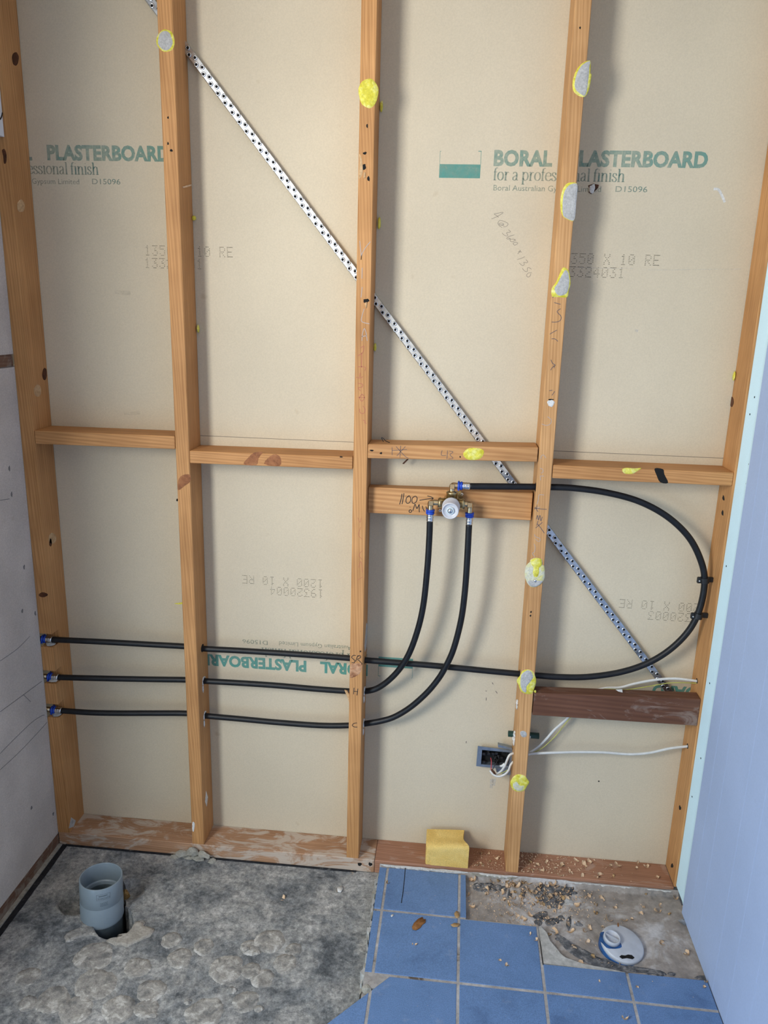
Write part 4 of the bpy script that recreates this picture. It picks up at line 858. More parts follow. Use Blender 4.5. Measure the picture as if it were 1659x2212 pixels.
p_c = pipe('water_pipe', 'lowest black pipe sweeping up to the mixer right inlet', c_pts, [('wall', c_pts[0], (-1, 0, 0.03)), ('mix', MR, (0, 0, 1))])
# hole rims and caulk where the pipes go through studs
def rim_at(par, x, u, v, y, caulk, seed, nrm=1):
    c = P(u, v, y=y); c.x = x
    build('drilled_hole', MB().extr([c+Vector((0, a, b_)) for a, b_ in blob2d(0, 0, .0115, .0115, 16, 0.04, seed)], (0, 0, 0), (nrm*0.0004, 0, 0)), 'hole_black', par)
    if caulk:
        r = random.Random(seed)
        mb = MB()
        arcp = [c+Vector((0.0012*nrm, math.cos(w)*.0115, math.sin(w)*.012)) for w in [0.6+q*0.35 for q in range(10)]]
        mb.tube(smooth_path(arcp, 3), [0.0009+0.0014*abs(math.sin(i*0.22+seed)) for i in range(28)], 6)
        dp = c+Vector((0.001*nrm, -.010, -.010)); mb.tube([dp, dp+Vector((0, -.001, -.012)), dp+Vector((0, .001, -.022))], [.0022, .0028, .0006], 6)
        build('caulk_ring', mb, 'caulk_white', par)
xr2, xr3, xr4 = SX[1]+SW, SX[2]+SW, SX[3]+SW
rim_at(S2, xr2, 438, 1400, .047, False, 1); rim_at(S2, xr2, 441, 1471, .047, True, 2); rim_at(S2, xr2, 443, 1546, .047, True, 3)
rim_at(S3, xr3, 790, 1426, .046, False, 4); rim_at(S3, xr3, 790, 1493, .046, True, 5); rim_at(S3, xr3, 790, 1563, .046, True, 6)
rim_at(S4, SX[3], 1117, 1455, .040, False, 7, -1); rim_at(S4, xr4, 1158, 1459, .040, False, 8); rim_at(S4, xr4, 1187, 1052, .026, False, 9); rim_at(S4, SX[3], 1150, 1052, .018, False, 10, -1)
for (pp, (u, v)) in ((sr_pts, (120, 1400)), (h_pts, (128, 1478)), (c_pts, (132, 1552))):     # sealant on the notch floors
    q = Vector((SX[0]+0.020, 0.016, P(u, v, y=0.0).z+0.004)); bm = bmesh.new(); bmesh.ops.create_icosphere(bm, subdivisions=2, radius=1)
    for w in bm.verts: k = 1+0.35*mnoise.noise(w.co*1.6+q*20); w.co = q+Vector((w.co.x*.013*k, w.co.y*.014*k, max(w.co.z, -.4)*.0035*k))
    build('sealant_smear', MB().bm(bm), 'mortar_pale', S1)
# pipe clips on the right stud
for lab, (u, v) in (('upper black saddle clip holding the pipe loop to the right stud', (1522, 1253)), ('lower black saddle clip holding the pipe loop to the right stud', (1508, 1330))):
    c = P(u, v, y=0.0335); root = empty('pipe_clip', c, label=lab, cat='clip', group='saddle clips')
    k = min(range(len(sr_pts)), key=lambda i: (sr_pts[i]-c).length); d = (sr_pts[k+1]-sr_pts[k-1]).normalized()
    build('saddle', MB().lathe([(0.0082, -0.007), (0.0112, -0.007), (0.0112, 0.007), (0.0082, 0.007)], c, d, 20, False), 'clip_black', root)
    build('flange', MB().box(c.x+0.002, SX[4]-0.0003, c.y+0.002, c.y+0.010, c.z-0.0065, c.z+0.0065, .001), 'clip_black', root)
    build('tab', MB().box(c.x-0.0185, c.x-0.009, c.y-0.004, c.y+0.004, c.z-0.009, c.z+0.0075, .002), 'clip_black', root)
    build('nail', MB().lathe([(0.0024, 0), (0.0024, 0.001), (0.001, 0.0014)], (c.x-0.013, c.y-0.004, c.z-0.002), FRONT, 12), 'steel_bright', root)

# ================================================================== MIXER
mc = P(*zM([(862, 555)])[0], y=-0.004)
mix = empty('shower_mixer', mc, label='brass shower mixer body with white plastic cap on the pine board', cat='mixer')
X0, Z0 = mc.x, mc.z
def bx(u, v, y): return P(*zM([(u, v)])[0], y=y)
body = build('body', MB().lathe([(0.0195, 0), (0.0205, 0.003), (0.0205, 0.030), (0.0185, 0.034), (0.0180, 0.046)], (X0, 0.0255, Z0), FRONT, 32), 'brass', mix)
le = bx(583, 520, YM); re = bx(1128, 558, YM); te = bx(858, 300, YM)
le.x = ML.x; re.x = MR.x; te.z = MT.z
build('inlet_arm', MB().lathe([(0.0125, 0.010), (0.0125, 0.026), (0.0138, 0.027), (0.0138, 0.030), (0.0122, 0.031), (0.0122, 0.033)], (X0, YM, Z0), (-1, 0, 0), 24), 'brass', mix)
build('inlet_arm', MB().lathe([(0.0125, 0.010), (0.0125, 0.026), (0.0138, 0.027), (0.0138, 0.030), (0.0122, 0.031), (0.0122, 0.033)], (X0, YM, Z0), (1, 0, 0), 24), 'brass', mix)
build('outlet_arm', MB().lathe([(0.0135, 0.010), (0.0135, 0.025), (0.0145, 0.026), (0.0145, 0.0285), (0.011, 0.0305), (0.0095, 0.032)], (X0, YM, Z0), (0, 0, 1), 24), 'brass', mix)
def elbow(pts):
    p = smooth_path(pts, 5); o = build('elbow', MB().tube(p, 0.0072, 14), 'brass_pale', mix)
    c = Vector(pts[1]); build('hex_flat', MB().box(c.x-.0062, c.x+.0062, c.y-.0098, c.y-.004, c.z-.0062, c.z+.0062, .001), 'brass_pale', o)
    return o
elbow([(X0-0.030, YM, Z0), (le.x+0.001, YM, Z0-0.0005), (ML.x, YM, Z0-0.010), (ML.x, YM, ML.z+0.027)])
elbow([(X0+0.030, YM, Z0), (re.x-0.001, YM, Z0-0.0005), (MR.x, YM, Z0-0.010), (MR.x, YM, MR.z+0.027)])
elbow([(X0, YM, Z0+0.028), (X0, YM, te.z-0.001), (X0+0.010, YM, te.z), (MT.x-0.027, YM, te.z)])
flp = [(-.012, .024), (.022, .024), (.0275, .019), (.0275, -.012), (.020, -.020), (-.018, -.022), (-.026, -.016), (-.026, -.004), (-.014, .004)]
build('back_flange', MB().extr([Vector((X0+a, 0, Z0+b_)) for a, b_ in flp], (0, 0.0255, 0), (0, 0.0298, 0)), 'brass', mix)
for u, v in ((1005, 430), (706, 655)):
    q = bx(u, v, 0.025); s0_ = build('screw', MB().lathe([(0.0042, 0), (0.0040, 0.0012), (0.0030, 0.002)], q, FRONT, 16), 'steel_bright', mix)
    build('screw_cross', MB().box(q.x-.0024, q.x+.0024, q.y-.0023, q.y-.0019, q.z-.0005, q.z+.0005).box(q.x-.0005, q.x+.0005, q.y-.0023, q.y-.0019, q.z-.0024, q.z+.0024), 'hole_black', s0_)
cf = bx(845, 665, -0.072); ck = Vector((X0, -0.019, Z0)); ax = (cf-ck).normalized(); Lc = (cf-ck).length
cap = build('protective_cap', MB().lathe([(0.0190, 0.000), (0.0202, 0.004), (0.0205, 0.012), (0.0218, 0.013), (0.0218, 0.016), (0.0206, 0.017), (0.0206, Lc-0.004), (0.0198, Lc), (0.0178, Lc), (0.0165, Lc-0.004), (0.0100, Lc-0.006)], ck, ax, 44), 'cap_white', mix)
build('cap_hub', MB().lathe([(0.0092, Lc-0.0062), (0.0092, Lc-0.001), (0.0080, Lc-0.0005), (0.0066, Lc-0.0005), (0.0062, Lc-0.004)], ck, ax, 28), 'cap_inner', cap)
build('spindle', MB().lathe([(0.0058, Lc-0.006), (0.0058, Lc+0.001), (0.0050, Lc+0.0022), (0.0020, Lc+0.0032)], ck, ax, 24), 'steel_bright', cap)

# ================================================================== ELECTRICAL
def cable(label, runs, cat='cable', group='white power cables'):
    root = empty('power_cable', P(*runs[0][1][0][:2], y=runs[0][1][0][2]), label=label, cat=cat, group=group)
    for nm, lst, r, mat, fl in runs:
        build(nm, MB().tube(smooth_path(pl(lst), 6), r, 10, flat=fl), mat, root)
    return root
c1 = cable('white cable with yellow earth wire lying on top of the dark nogging', [
    ('sheath', [(1511, 1472, .05), (1461, 1466, .052), (1416, 1468.5, .055), (1370, 1477, .058), (1340, 1485, .06), (1304, 1487, .062), (1270, 1500, .064), (1248, 1525, .064), (1226, 1551, .062), (1199, 1575, .06), (1181, 1595, .058), (1163, 1612, .055), (1140, 1628, .05)], .0036, 'cable_white', .7),
    ('earth_wire', [(1511, 1476, .05), (1450, 1475, .051), (1400, 1483, .054), (1350, 1490, .057), (1300, 1489, .06), (1276, 1505, .063), (1254, 1527, .064), (1231, 1551, .062), (1204, 1585, .058), (1181, 1608, .054), (1163, 1621, .052), (1140, 1630, .05)], .0013, 'cable_earth', 1)])
c2 = cable('white cable running level beneath the dark nogging to the right stud', [
    ('sheath', [(1140, 1630, .046), (1157, 1627.5, .046), (1235, 1624.5, .05), (1302, 1625, .054), (1359, 1629, .056), (1403, 1626, .056), (1447, 1616.5, .054), (1487, 1612, .05), (1495, 1611, .05)], .0038, 'cable_white', .75)])
for u, v in ((1507, 1471), (1489, 1612)):
    c = P(u, v, y=0.05); c.x = SX[4]; build('drilled_hole', MB().extr([c+Vector((0, a, b_)) for a, b_ in blob2d(0, 0, .007, .007, 12, 0.05, 1)], (0, 0, 0), (-0.0004, 0, 0)), 'hole_black', S5)
zf = lambda lst: [(*zF([(a, b_)])[0], y) for a, b_, y in lst]
c3 = cable('white cable tails looping out of the stud below the metal box', [
    ('sheath', zf([(640, 1150, .045), (600, 1148, .042), (555, 1172, .038), (525, 1235, .034), (498, 1300, .034), (460, 1355, .038), (420, 1385, .045), (395, 1400, .06)]), .0037, 'cable_white', .75),
    ('sheath', zf([(640, 1240, .045), (600, 1250, .04), (568, 1290, .034), (545, 1350, .030), (500, 1398, .030), (430, 1422, .032), (365, 1402, .036), (322, 1350, .042)]), .0037, 'cable_white', .75),
    ('sheath', zf([(500, 1270, .036), (470, 1295, .036), (450, 1300, .04)]), .0036, 'cable_white', .8),
    ('earth_wire', zf([(540, 1340, .034), (480, 1375, .036), (400, 1395, .05)]), .0011, 'cable_earth', 1),
    ('red_wire', zf([(335, 1360, .045), (338, 1300, .05), (340, 1240, .055), (332, 1200, .065)]), .0014, 'wire_red', 1),
    ('black_wire', zf([(350, 1350, .045), (375, 1300, .05), (410, 1240, .058), (440, 1200, .07)]), .0014, 'wire_black', 1),
    ('brown_wire', zf([(340, 1345, .044), (370, 1370, .045), (380, 1400, .05), (360, 1380, .055)]), .003, 'wire_brown', 1)])
bxr = empty('wiring_box', P(1065, 1650, y=0.085), label='open galvanised wiring box full of black wires beside the glued stud', cat='wiring box')
yf = 0.072
o4 = [P(*q, y=yf) for q in zF([(178, 1060), (610, 1118), (610, 1345), (158, 1300)])]; i4 = [P(*q, y=yf) for q in zF([(225, 1108), (560, 1140), (545, 1300), (212, 1282)])]
mb = MB()
for k in range(4):
    a, b_, c, d = o4[k], o4[(k+1) % 4], i4[(k+1) % 4], i4[k]; mb.extr([a, b_, c, d], (0, 0, 0), (0, 0.0016, 0))
    mb.extr([d, c, c+Vector((0, 0.017, 0)), d+Vector((0, 0.017, 0))], (0, 0, 0), Vector((0, 0, 0.0008)) if k in (0, 2) else Vector((0.0008, 0, 0)))
build('frame', mb, 'box_steel', bxr); build('box_back', MB().extr(i4, (0, 0.0165, 0), (0, 0.0175, 0)), 'hole_black', bxr)
build('top_lug', MB().extr([P(*q, y=yf-.012) for q in zF([(418, 1042), (585, 1085), (590, 1110), (420, 1075)])], (0, 0, 0), (0, .012, 0)), 'box_steel', bxr)
build('bottom_lug', MB().extr([P(*q, y=yf-.004) for q in zF([(390, 1320), (570, 1340), (570, 1405), (500, 1400), (400, 1370)])], (0, 0, 0), (0, .004, 0)), 'box_steel', bxr)
rr_ = random.Random(12)
for k in range(11):
    a = (rr_.uniform(235, 540), rr_.uniform(1125, 1280)); b_ = (a[0]+rr_.uniform(-70, 70), a[1]+rr_.uniform(-40, 40))
    p = [P(*zF([(min(545, max(225, q[0])), min(1285, max(1118, q[1])))])[0], y=yf+rr_.uniform(.002, .010)) for q in (a, ((a[0]+b_[0])/2+rr_.uniform(-20, 20), (a[1]+b_[1])/2+rr_.uniform(-25, 25)), b_)]
    build('wire', MB().tube(smooth_path(p, 5), rr_.choice([.0016, .0022, .003]), 8), 'wire_black', bxr)
for k, q in enumerate([(250, 1150), (310, 1150), (360, 1150), (400, 1145), (460, 1200), (250, 1250), (400, 1270)]):
    c = P(*zF([q])[0], y=yf+.004); build('connector', MB().box(c.x-.0045, c.x+.0045, c.y-.004, c.y+.006, c.z-.0035, c.z+.0035, .001), 'wire_black', bxr)
g0 = P(1097.6, 1586.5, y=0.062); g1 = P(1164.5, 1588, y=0.062); gz = (g0.z+g1.z)/2
gt = build('tube_stub', MB().lathe([(0.0062, 0.0012), (0.0062, 0), (0.0084, 0), (0.0084, g1.x-g0.x), (0.0062, g1.x-g0.x), (0.0062, g1.x-g0.x-0.0012)], (g0.x, 0.062, gz), (1, 0, 0), 24), 'tube_green', label='short dark green tube stub poking through the glued stud', cat='tube')
for i, (u, v, sx, sz) in enumerate([(1108, 1585, .004, .008), (1105, 1596, .006, .008), (1108, 1605, .004, .009), (1113, 1517, .004, .008), (1114, 1526, .003, .007), (1150, 1592, .005, .004)]):
    q = P(u, v, y=0.035); q.x = (SX[3]-0.001) if u < 1130 else xr4+0.002; bm = bmesh.new(); bmesh.ops.create_icosphere(bm, subdivisions=2, radius=1)
    for w in bm.verts: k = 1+0.5*mnoise.noise(w.co*1.8+Vector((i*5, 1, 0))); w.co = q+Vector((w.co.x*sx*k, w.co.y*.008*k, w.co.z*sz*k))
    build('filler_blob', MB().bm(bm), 'caulk_white', S4)
q = P(1156, 1496, y=0.002); rb = bmesh.new(); bmesh.ops.create_icosphere(rb, subdivisions=2, radius=.0035)
for w in rb.verts: w.co = w.co*(1+.3*mnoise.noise(w.co*400))+Vector((q.x, .004, .5955))
build('glue_crumb', MB().bm(rb), 'glue_yellow', nd)
q = P(1338, 1493, y=0.02); build('paper_scrap', MB().extr([P(u, v, y=.02) for u, v in ((1330, 1490), (1344, 1489), (1345, 1496), (1336, 1494))], (0, 0, 0), (0, .003, -.001)), 'caulk_white', nd)
# hooked fibre on the nogging above the mixer, splinter below
build('wire_hook', MB().tube(smooth_path([P(*q, y=.03) for q in zC([(865, 640), (840, 630), (822, 612), (812, 610), (825, 635)])], 5), .0009, 6), 'nail_dark', n3)
build('splinter', MB().extr([P(u, v, y=.06) for u, v in zC([(945, 775), (975, 745), (985, 748), (955, 778)])], (0, 0, 0), (0, .003, 0)), 'knot', n3)

# ================================================================== WASTE PIPE
pt = P(218, 1893, z=0.100); pb = Vector((pt.x-0.004, pt.y-0.004, -0.060)); axp = (pt-pb).normalized()
wp = empty('waste_pipe', (pb.x, pb.y, -0.15), label='upright grey plastic waste pipe standing in the broken concrete hole', cat='pipe')
sock = build('socket', MB().lathe([(0.0503, -0.052), (0.0503, 0.0), (0.0510, 0.0010), (0.0530, 0.0010), (0.0540, 0.0), (0.0540, -0.058), (0.0532, -0.060), (0.0532, -0.062), (0.0546, -0.064), (0.0546, -0.112), (0.0552, -0.114), (0.0545, -0.118)], pt, axp, 64, closed=True), 'pvc_grey', wp)
build('lower_pipe', MB().lathe([(0.0545, -0.1165), (0.0520, -0.122), (0.0520, -0.25), (0.045, -0.25), (0.0445, -0.06)], pt, axp, 56, closed=True), 'pvc_dark', wp)
build('inner_ledge', MB().lathe([(0.0505, -0.050), (0.0485, -0.0515), (0.0465, -0.054), (0.0455, -0.12), (0.0450, -0.20), (0.0, -0.20)], pt, axp, 56, closed=True), 'pvc_grey', wp)
# printed size mark on the socket
a1 = axp; toc = Vector(CAM)-pt; toc = (toc-a1*toc.dot(a1)).normalized(); sd = a1.cross(toc).normalized()
if sd.dot(Vector(RGT)) < 0: sd = -sd
def onp(s_, h): w = s_/0.054; return pt+a1*h+toc*math.cos(w)*0.0543+sd*math.sin(w)*0.0543
mb = MB()
def pband(s0_, s1_, h0, h1):
    n = 8; mb.add([onp(s0_+(s1_-s0_)*k/n, h) for h in (h0, h1) for k in range(n+1)], [(k, k+1, n+2+k, n+1+k) for k in range(n)])
pband(-.013, .021, -.0135, -.0130); pband(-.013, .021, -.0300, -.0295); pband(-.013, -.0125, -.030, -.013); pband(.0205, .021, -.030, -.013)
rr_ = random.Random(5); x = -.007
while x < .014: w = rr_.uniform(.0012, .0024); pband(x, x+w, -.0195, -.0165); x += w+.0007
for hh in (-.0245, -.0275):
    x = -.010
    while x < .018: w = rr_.uniform(.001, .004); pband(x, x+w, hh, hh+.0012); x += w+.0012
for hh in (-.040, -.044, -.048): 
    x = -.004
    while x < .014: w = rr_.uniform(.001, .003); pband(x, x+w, hh, hh+.0016); x += w+.0008
build('size_mark', mb, 'pvc_mark', sock, recalc=False)

# ================================================================== FLOOR DRAIN CAP
dc = Vector((1.506, -0.207, 0.0165)); dax = Vector((0.13, -0.12, 1)).normalized()
dr = empty('drain_cap', dc, label='round bluish white drain cap with screw plug, sunk in the mortar', cat='drain cap')
build('cap_disc', MB().lathe([(0.0535, -0.008), (0.0540, 0.0035), (0.0530, 0.0062), (0.0505, 0.0072), (0.002, 0.0075)], dc, dax, 56), 'drain_white', dr)
build('glued_collar', MB().lathe([(0.0548, -0.030), (0.0548, -0.006), (0.0542, -0.0035), (0.0530, -0.0035)], dc, dax, 56), 'glue_blue', dr)
pu = P(*zoomer(1250, 1840, 4.74)([(340, 885)])[0], z=0.033)
u1 = pu-dc; u1 = u1-dax*u1.dot(dax); pc = dc+u1+dax*0.0072
plug = build('screw_plug', MB().lathe([(0.0215, 0), (0.0212, 0.010), (0.0200, 0.0115), (0.0172, 0.0115), (0.0165, 0.004), (0.004, 0.0035)], pc, dax, 40), 'drain_white', dr)
xa = Vector((0.93, -0.36, 0)); xa = (xa-dax*xa.dot(dax)).normalized(); ya = dax.cross(xa)
def pbx(o, hx, hy, h0, h1): return [o+xa*a+ya*b_+dax*c for a in (-hx, hx) for b_ in (-hy, hy) for c in (h0, h1)]
BF = [(0, 1, 3, 2), (4, 6, 7, 5), (0, 4, 5, 1), (2, 3, 7, 6), (0, 2, 6, 4), (1, 5, 7, 3)]
build('grip_bar', MB().add(pbx(pc, .0165, .0014, .0036, .0112), BF), 'drain_white', plug)
build('blue_glue_smear', MB().extr([pc+xa*a+ya*b_-dax*.0002 for a, b_ in blob2d(-.003, -.006, .0262, .0235, 26, .12, 4)], (0, 0, 0), dax*.0006), 'glue_blue', dr)
zV = zoomer(1250, 1840, 4.74)
def on_disc(u, v, h): q = P(u, v, z=dc.z+.008); w = q-dc; return dc+(w-dax*w.dot(dax))+dax*h
build('broken_gap', MB().extr([on_disc(*q, .0077) for q in zV([(420, 1065), (440, 1048), (480, 1050), (510, 1038), (550, 1040), (580, 1062), (560, 1078), (500, 1072), (450, 1082)])], (0, 0, 0), dax*.0005), 'soil', dr)
build('dirt_spot', MB().extr([on_disc(*q, .0077) for q in zV(blob2d(398, 765, 9, 20, 10, .2, 2))], (0, 0, 0), dax*.0004), 'dry_leaf', dr)

# ================================================================== SPONGE
sp = MB()
# stations from front-bottom over the crease to the back, (y, z, left u, right u, v in the photo)
def spt(u, v, y): return P(u, v, y=y)
rowsL = [(930, 1869, .000), (930, 1849, .001), (921, 1829, .004), (921, 1808, .038), (922, 1791, .072)]
rowsR = [(1011, 1869, .000), (1012, 1846, .001), (1013, 1828, .004), (1001, 1812, .038), (1003, 1793, .072)]
topL = [spt(*q) for q in rowsL]; topR = [spt(*q) for q in rowsR]
for q in (topL, topR): q[0].z = ZP+0.0005
nL = 9
top = []; 
L5 = smooth_path(topL, 4); R5 = smooth_path(topR, 4); m = len(L5)
vv = []; 
for i in range(m):
    for k in range(nL+1): t_ = k/nL; q = L5[i].lerp(R5[i], t_); vv.append(q+Vector((0, -0.0012*math.sin(math.pi*t_), 0.0012*math.sin(math.pi*t_))))
ff = [(i*(nL+1)+k, i*(nL+1)+k+1, (i+1)*(nL+1)+k+1, (i+1)*(nL+1)+k) for i in range(m-1) for k in range(nL)]
nT = len(vv)
for i in range(m):                                    # underside follows on the plate
    t_ = i/(m-1); 
    for k in range(nL+1): q = L5[i].lerp(R5[i], k/nL); vv.append(Vector((q.x, max(q.y, .002) if i else q.y+.001, ZP+0.0004)) if i else q+Vector((0, .002, 0)))
ff += [tuple(nT+a for a in f)[::-1] for f in ff]
for i in range(m-1):
    for k in (0, nL): a = i*(nL+1)+k; b_ = (i+1)*(nL+1)+k; ff.append((a, b_, nT+b_, nT+a))
for k in range(nL): a = (m-1)*(nL+1)+k; ff.append((a, a+1, nT+a+1, nT+a)); ff.append((k, nT+k, nT+k+1, k+1))
sp.add(vv, ff, True)
spo = build('sponge', sp, 'sponge', label='yellow waisted cleaning sponge resting on the bottom plate', cat='sponge')
for p_ in spo.data.polygons: p_.use_smooth = True
spo.data.set_sharp_from_angle(angle=math.radians(40))
decal('mortar_stain', [(958, 1866), (962, 1856), (968, 1858), (974, 1854), (978, 1862), (976, 1868), (964, 1868)], 0.0002, .0008, 'mortar_lump', spo)

# ================================================================== LOOSE BITS
def curl_mesh(seed):
    r = random.Random(seed); L_ = r.uniform(.015, .030); w = r.uniform(.008, .015); tot = r.uniform(1.2, 4.2); n = 7; rad = L_/tot; vv = []; y = 0
    for i in range(n+1):
        a = -tot/2+tot*i/n; tw = 0.25*(i/n-.5)*r.uniform(-1, 1); ww = w*(0.45+0.55*math.sin(math.pi*(i+.6)/(n+1.2)))*r.uniform(.85, 1.1)
        c = Vector((rad*math.sin(a), 0, rad*(1-math.cos(a)))); d = Vector((tw, 1, tw*.5)).normalized()
        vv += [c-d*ww/2, c+d*ww/2]
    f = [(2*i, 2*i+1, 2*i+3, 2*i+2) for i in range(n)]
    lo = min(q.z for q in vv); vv = [q-Vector((0, 0, lo)) for q in vv]; m0 = len(vv)
    vv2 = vv+[q+Vector((0, 0, .0005)) for q in vv]
    f2 = [t[::-1] for t in f]+[tuple(m0+a for a in t) for t in f]+[(2*i, 2*i+2, m0+2*i+2, m0+2*i) for i in range(n)]+[(2*i+1, m0+2*i+1, m0+2*i+3, 2*i+3) for i in range(n)]+[(0, m0, m0+1, 1), (2*n, 2*n+1, m0+2*n+1, m0+2*n)]
    me = bpy.data.meshes.new('wood_shaving'); me.from_pydata([tuple(q) for q in vv2], [], f2); me.polygons.foreach_set('use_smooth', [True]*len(f2)); return me
curls = [curl_mesh(i) for i in range(14)]
for i, m0 in enumerate(curls): m0.materials.append(M['shaving_dark'] if i % 4 == 3 else M['shaving'])
rs = random.Random(77)
def shaving(x, y, z, label, group, sc_=1.0, tilt=0.5):
    o = bpy.data.objects.new('wood_shaving', rs.choice(curls)); COL.objects.link(o); o.location = (x, y, z)
    o.rotation_euler = (rs.uniform(-tilt, tilt), rs.uniform(-tilt, tilt), rs.uniform(0, 6.28)); o.scale = (sc_,)*3
    tag(o, label, 'wood shaving', group)
def ground(x, y): return bed_h(x, y) if y < -0.003 else ZP
lb = 'pale curled wood shaving lying on the stripped mortar bed around the drain'
for u, v in [(1372, 1918), (1395, 1930), (1250, 1990), (1230, 1995), (1390, 1960), (1365, 1985), (1385, 1975), (1350, 1988), (1425, 1955), (1420, 1967), (1312, 1985), (1285, 1975), (1330, 1960), (1483, 2060), (1430, 2035), (1268, 2035), (1280, 2065), (1318, 2085), (1190, 2020), (1200, 2012), (1195, 2057), (1255, 2080), (1275, 2005), (1262, 2010), (1184, 1983), (1232, 2012), (1240, 2045), (1300, 2074), (1340, 2080), (1010, 1895), (1018, 1898), (1013, 1930), (1095, 1905), (1110, 1902), (1130, 1908), (1110, 1935), (1128, 1938), (1090, 1945), (1097, 1950), (1105, 1975), (1118, 1980), (1130, 1985), (1085, 1980), (1145, 1978), (1185, 1958), (1210, 1960), (1240, 1955), (1290, 1955), (1300, 1940), (1160, 1945), (1175, 1930), (1310, 1920), (1270, 1912), (1225, 1925), (1430, 1925), (1445, 1975), (1460, 1940), (1480, 1965), (1300, 2000), (1320, 2005)]:
    q = P(u+rs.uniform(-2, 2), v+rs.uniform(-2, 2), z=ZB-0.002)
    if q.y < -0.006: shaving(q.x, q.y, ground(q.x, q.y)-0.0004, lb, 'shavings on the mortar bed', rs.uniform(.65, 1.1))
for k in range(80):                                     # heap by the foot of the glued stud
    x = rs.gauss(1.285, .06); y = min(-0.008, rs.gauss(-0.042, .04))
    if x < 1.12: continue
    shaving(x, y, ground(x, y)+rs.uniform(-.0005, .004), 'wood shaving in the heap against the plate by the glued stud', 'shavings in the heap', rs.uniform(.5, 1.0), 0.9)
for u, v in [(1265, 1852), (1262, 1868), (1180, 1862), (1190, 1858), (1160, 1868), (1335, 1868), (1258, 1893), (1325, 1893), (1422, 1895), (1378, 1865), (1375, 1875), (1395, 1872), (1320, 1870), (1295, 1890), (1290, 1895), (1150, 1880), (1145, 1862), (1200, 1875), (1215, 1870), (1230, 1882), (1275, 1862), (1170, 1880), (1185, 1890), (1210, 1890), (1245, 1858)]:
    q = P(u, v, z=ZP+.001)
    if 1.262 < q.x < 1.68 and 0.004 < q.y < 0.086: shaving(q.x, q.y, ZP-.0002, 'wood shaving lying on the reddish bottom plate in the right bay', 'shavings on the bottom plate', rs.uniform(.6, 1.05))
for k in range(14):
    shaving(rs.uniform(1.14, 1.215), rs.uniform(.010, .08), ZP-.0002, 'small wood shaving on the plate between the sponge and the glued stud', 'shavings beside the sponge', rs.uniform(.35, .6))
for u, v in [(896, 2040), (1095, 2086), (1080, 2075), (1352, 2200), (1375, 2132), (1525, 2122), (1522, 2132), (837, 1907), (1145, 2018), (1158, 2030), (1295, 2120)]:
    q = P(u, v, z=ZT); shaving(q.x, q.y, ZT, 'stray wood shaving on the blue tiles', 'shavings on the tiles', rs.uniform(.45, .8))
for u, v in [(733, 1925), (612, 1940), (760, 1884)]:
    q = P(u, v, z=ZS); shaving(q.x, q.y, slab_h(q.x, q.y), 'stray pale chip on the bare concrete left of the tiles', 'chips on the concrete', rs.uniform(.7, 1.0))
# fine sawdust nobody could count
mb = MB(); rs2 = random.Random(9)
def crumb(x, y, z, s):
    a = rs2.uniform(0, 6.28); d = Vector((math.cos(a), math.sin(a), rs2.uniform(-.2, .5)))*s; e_ = Vector((-math.sin(a), math.cos(a), rs2.uniform(-.3, .3)))*s*rs2.uniform(.2, .6)
    c = Vector((x, y, z+s*.35)); mb.add([c-d, c+e_, c+d, c-e_+Vector((0, 0, s*.5))], [(0, 1, 2), (0, 2, 3), (0, 3, 1), (1, 3, 2)])
for k in range(900):
    x = rs2.gauss(1.31, .09); y = min(-0.005, rs2.gauss(-0.06, .05))
    if 1.12 < x < 1.67: crumb(x, y, ground(x, y)+.0006, rs2.uniform(.0010, .0036))
bed_mb = mb; mb = MB()
for k in range(420): crumb(min(1.67, 1.262+abs(rs2.gauss(0, .11))), rs2.uniform(.004, .088), ZP+.0006, rs2.uniform(.0010, .0036))
for k in range(300): crumb(rs2.uniform(1.13, 1.221), rs2.uniform(.004, .088), ZP+.0006, rs2.uniform(.0005, .0020))
plate_mb = mb; mb = bed_mb
for k in range(200): x, y = rs2.uniform(1.12, 1.31), rs2.uniform(-.17, -.10); crumb(x, y, ground(x, y)+.0006, rs2.uniform(.0007, .0024))
for k in range(90): x, y = rs2.uniform(.88, 1.66), rs2.uniform(-.50, -.02); crumb(x, y, (ZT if (x < 1.11 or y < -.30) else ground(x, y))+.0006, rs2.uniform(.0005, .0013))
build('sawdust', mb, 'shaving', label='fine sawdust scattered over the mortar bed and tiles', cat='sawdust', kind='stuff')
build('sawdust', plate_mb, 'shaving', label='fine sawdust lying along the reddish bottom plate', cat='sawdust', kind='stuff')
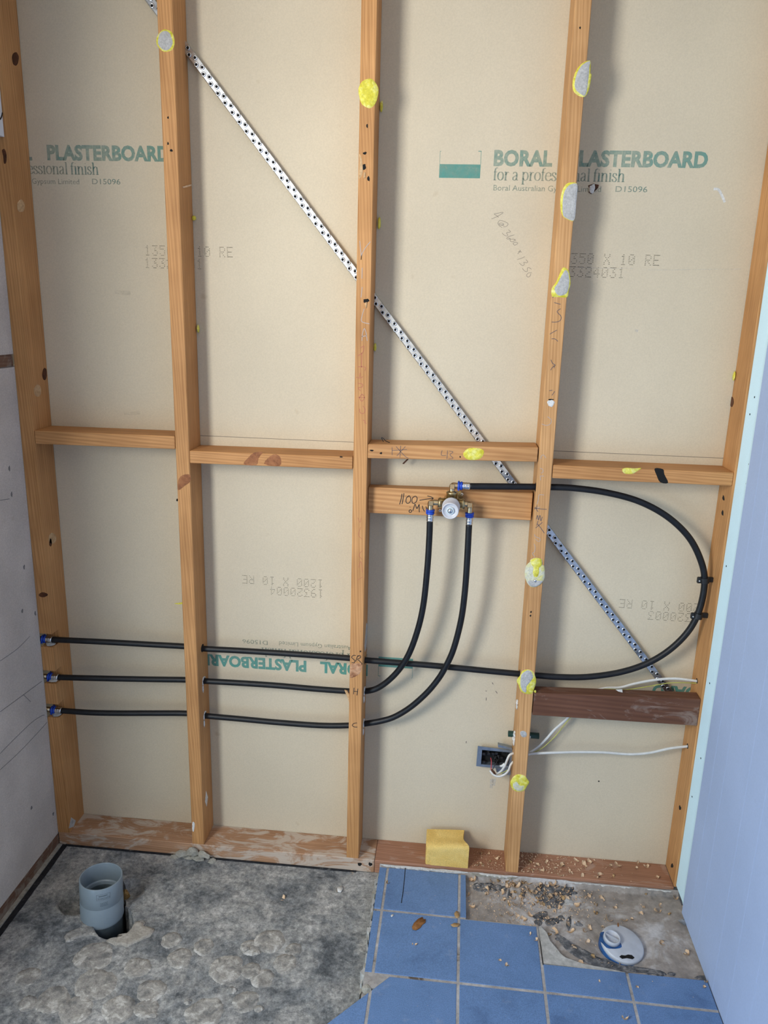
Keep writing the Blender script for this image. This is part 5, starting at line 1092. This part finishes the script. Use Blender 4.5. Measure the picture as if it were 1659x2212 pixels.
# chip of bark, dry leaves, clear plastic scrap
zG = zoomer(800, 1780, 4.366)
def flat_bit(name, pts_px, z, th, mat, label, cat, curl=0.004):
    pts = [P(u, v, z=z) for u, v in pts_px]; n = len(pts); c = sum(pts, Vector())/n
    R_ = max((q-c).length for q in pts)
    up = [q+Vector((0, 0, .0005+curl*((q-c).length/R_)**2)) for q in pts]
    cc_ = c+Vector((0, 0, .0005)); vv = up+[q+Vector((0, 0, th)) for q in up]+[cc_, cc_+Vector((0, 0, th))]
    ff = [(k, (k+1) % n, n+(k+1) % n, n+k) for k in range(n)]+[((k+1) % n, k, 2*n) for k in range(n)]+[(n+k, n+(k+1) % n, 2*n+1) for k in range(n)]
    return build(name, MB().add(vv, ff, True), mat, label=label, cat=cat)
flat_bit('bark_chip', zG([(400, 1005), (392, 980), (410, 940), (450, 900), (490, 885), (500, 905), (522, 905), (520, 935), (490, 955), (470, 985), (430, 1010)]), ZT, .0012, 'dry_leaf', 'orange brown bark chip lying on a blue tile', 'bark chip', .002)
flat_bit('dry_leaf', zG([(790, 850), (810, 832), (832, 842), (840, 870), (830, 900), (812, 895), (795, 875)]), ZT, .0006, 'shaving_dark', 'small dry leaf on the grout joint, nearer the stud', 'leaf')
flat_bit('dry_leaf', zG([(755, 965), (790, 940), (830, 945), (845, 960), (820, 975), (780, 980)]), ZT, .0006, 'shaving_dark', 'small dry leaf on the grout joint, nearer the bark chip', 'leaf')
flat_bit('plastic_scrap', zV([(1018, 718), (1090, 690), (1148, 665), (1162, 705), (1085, 768)]), ZB, .0025, 'clear_plastic', 'clear plastic scrap lying by the right wall', 'plastic scrap', .003)
flat_bit('plaster_chip', [(728, 1921), (737, 1916), (741, 1922), (736, 1930), (729, 1928)], ZS, .003, 'caulk_white', 'white plaster chip on the dark concrete near the tiles', 'plaster chip', .002)
flat_bit('paint_flake', zG([(192, 868), (205, 855), (220, 858), (215, 872), (198, 882)]), ZT, .0008, 'caulk_white', 'small white paint flake on the tile near the bark chip', 'paint flake', .001)
# mortar plug, dark saw kerf on the tile, chipped tile corner
strokes_k = MB().ribbon([P(u, v, z=ZT) for u, v in ((876, 1869), (874, 1895), (871, 1925), (867, 1951))], .0022, (0, 0, 1), .0004)
build('saw_kerf', strokes_k, 'hole_black', floor, recalc=False)
rubble('mortar_plug', 792, 2138, .014, (.012, .012, .012), 'mortar_lump', floor, 321)
rubble('concrete_core', 1228, 1950, ZB-.006, (.014, .016, .008), 'glue_grey', floor, 322)
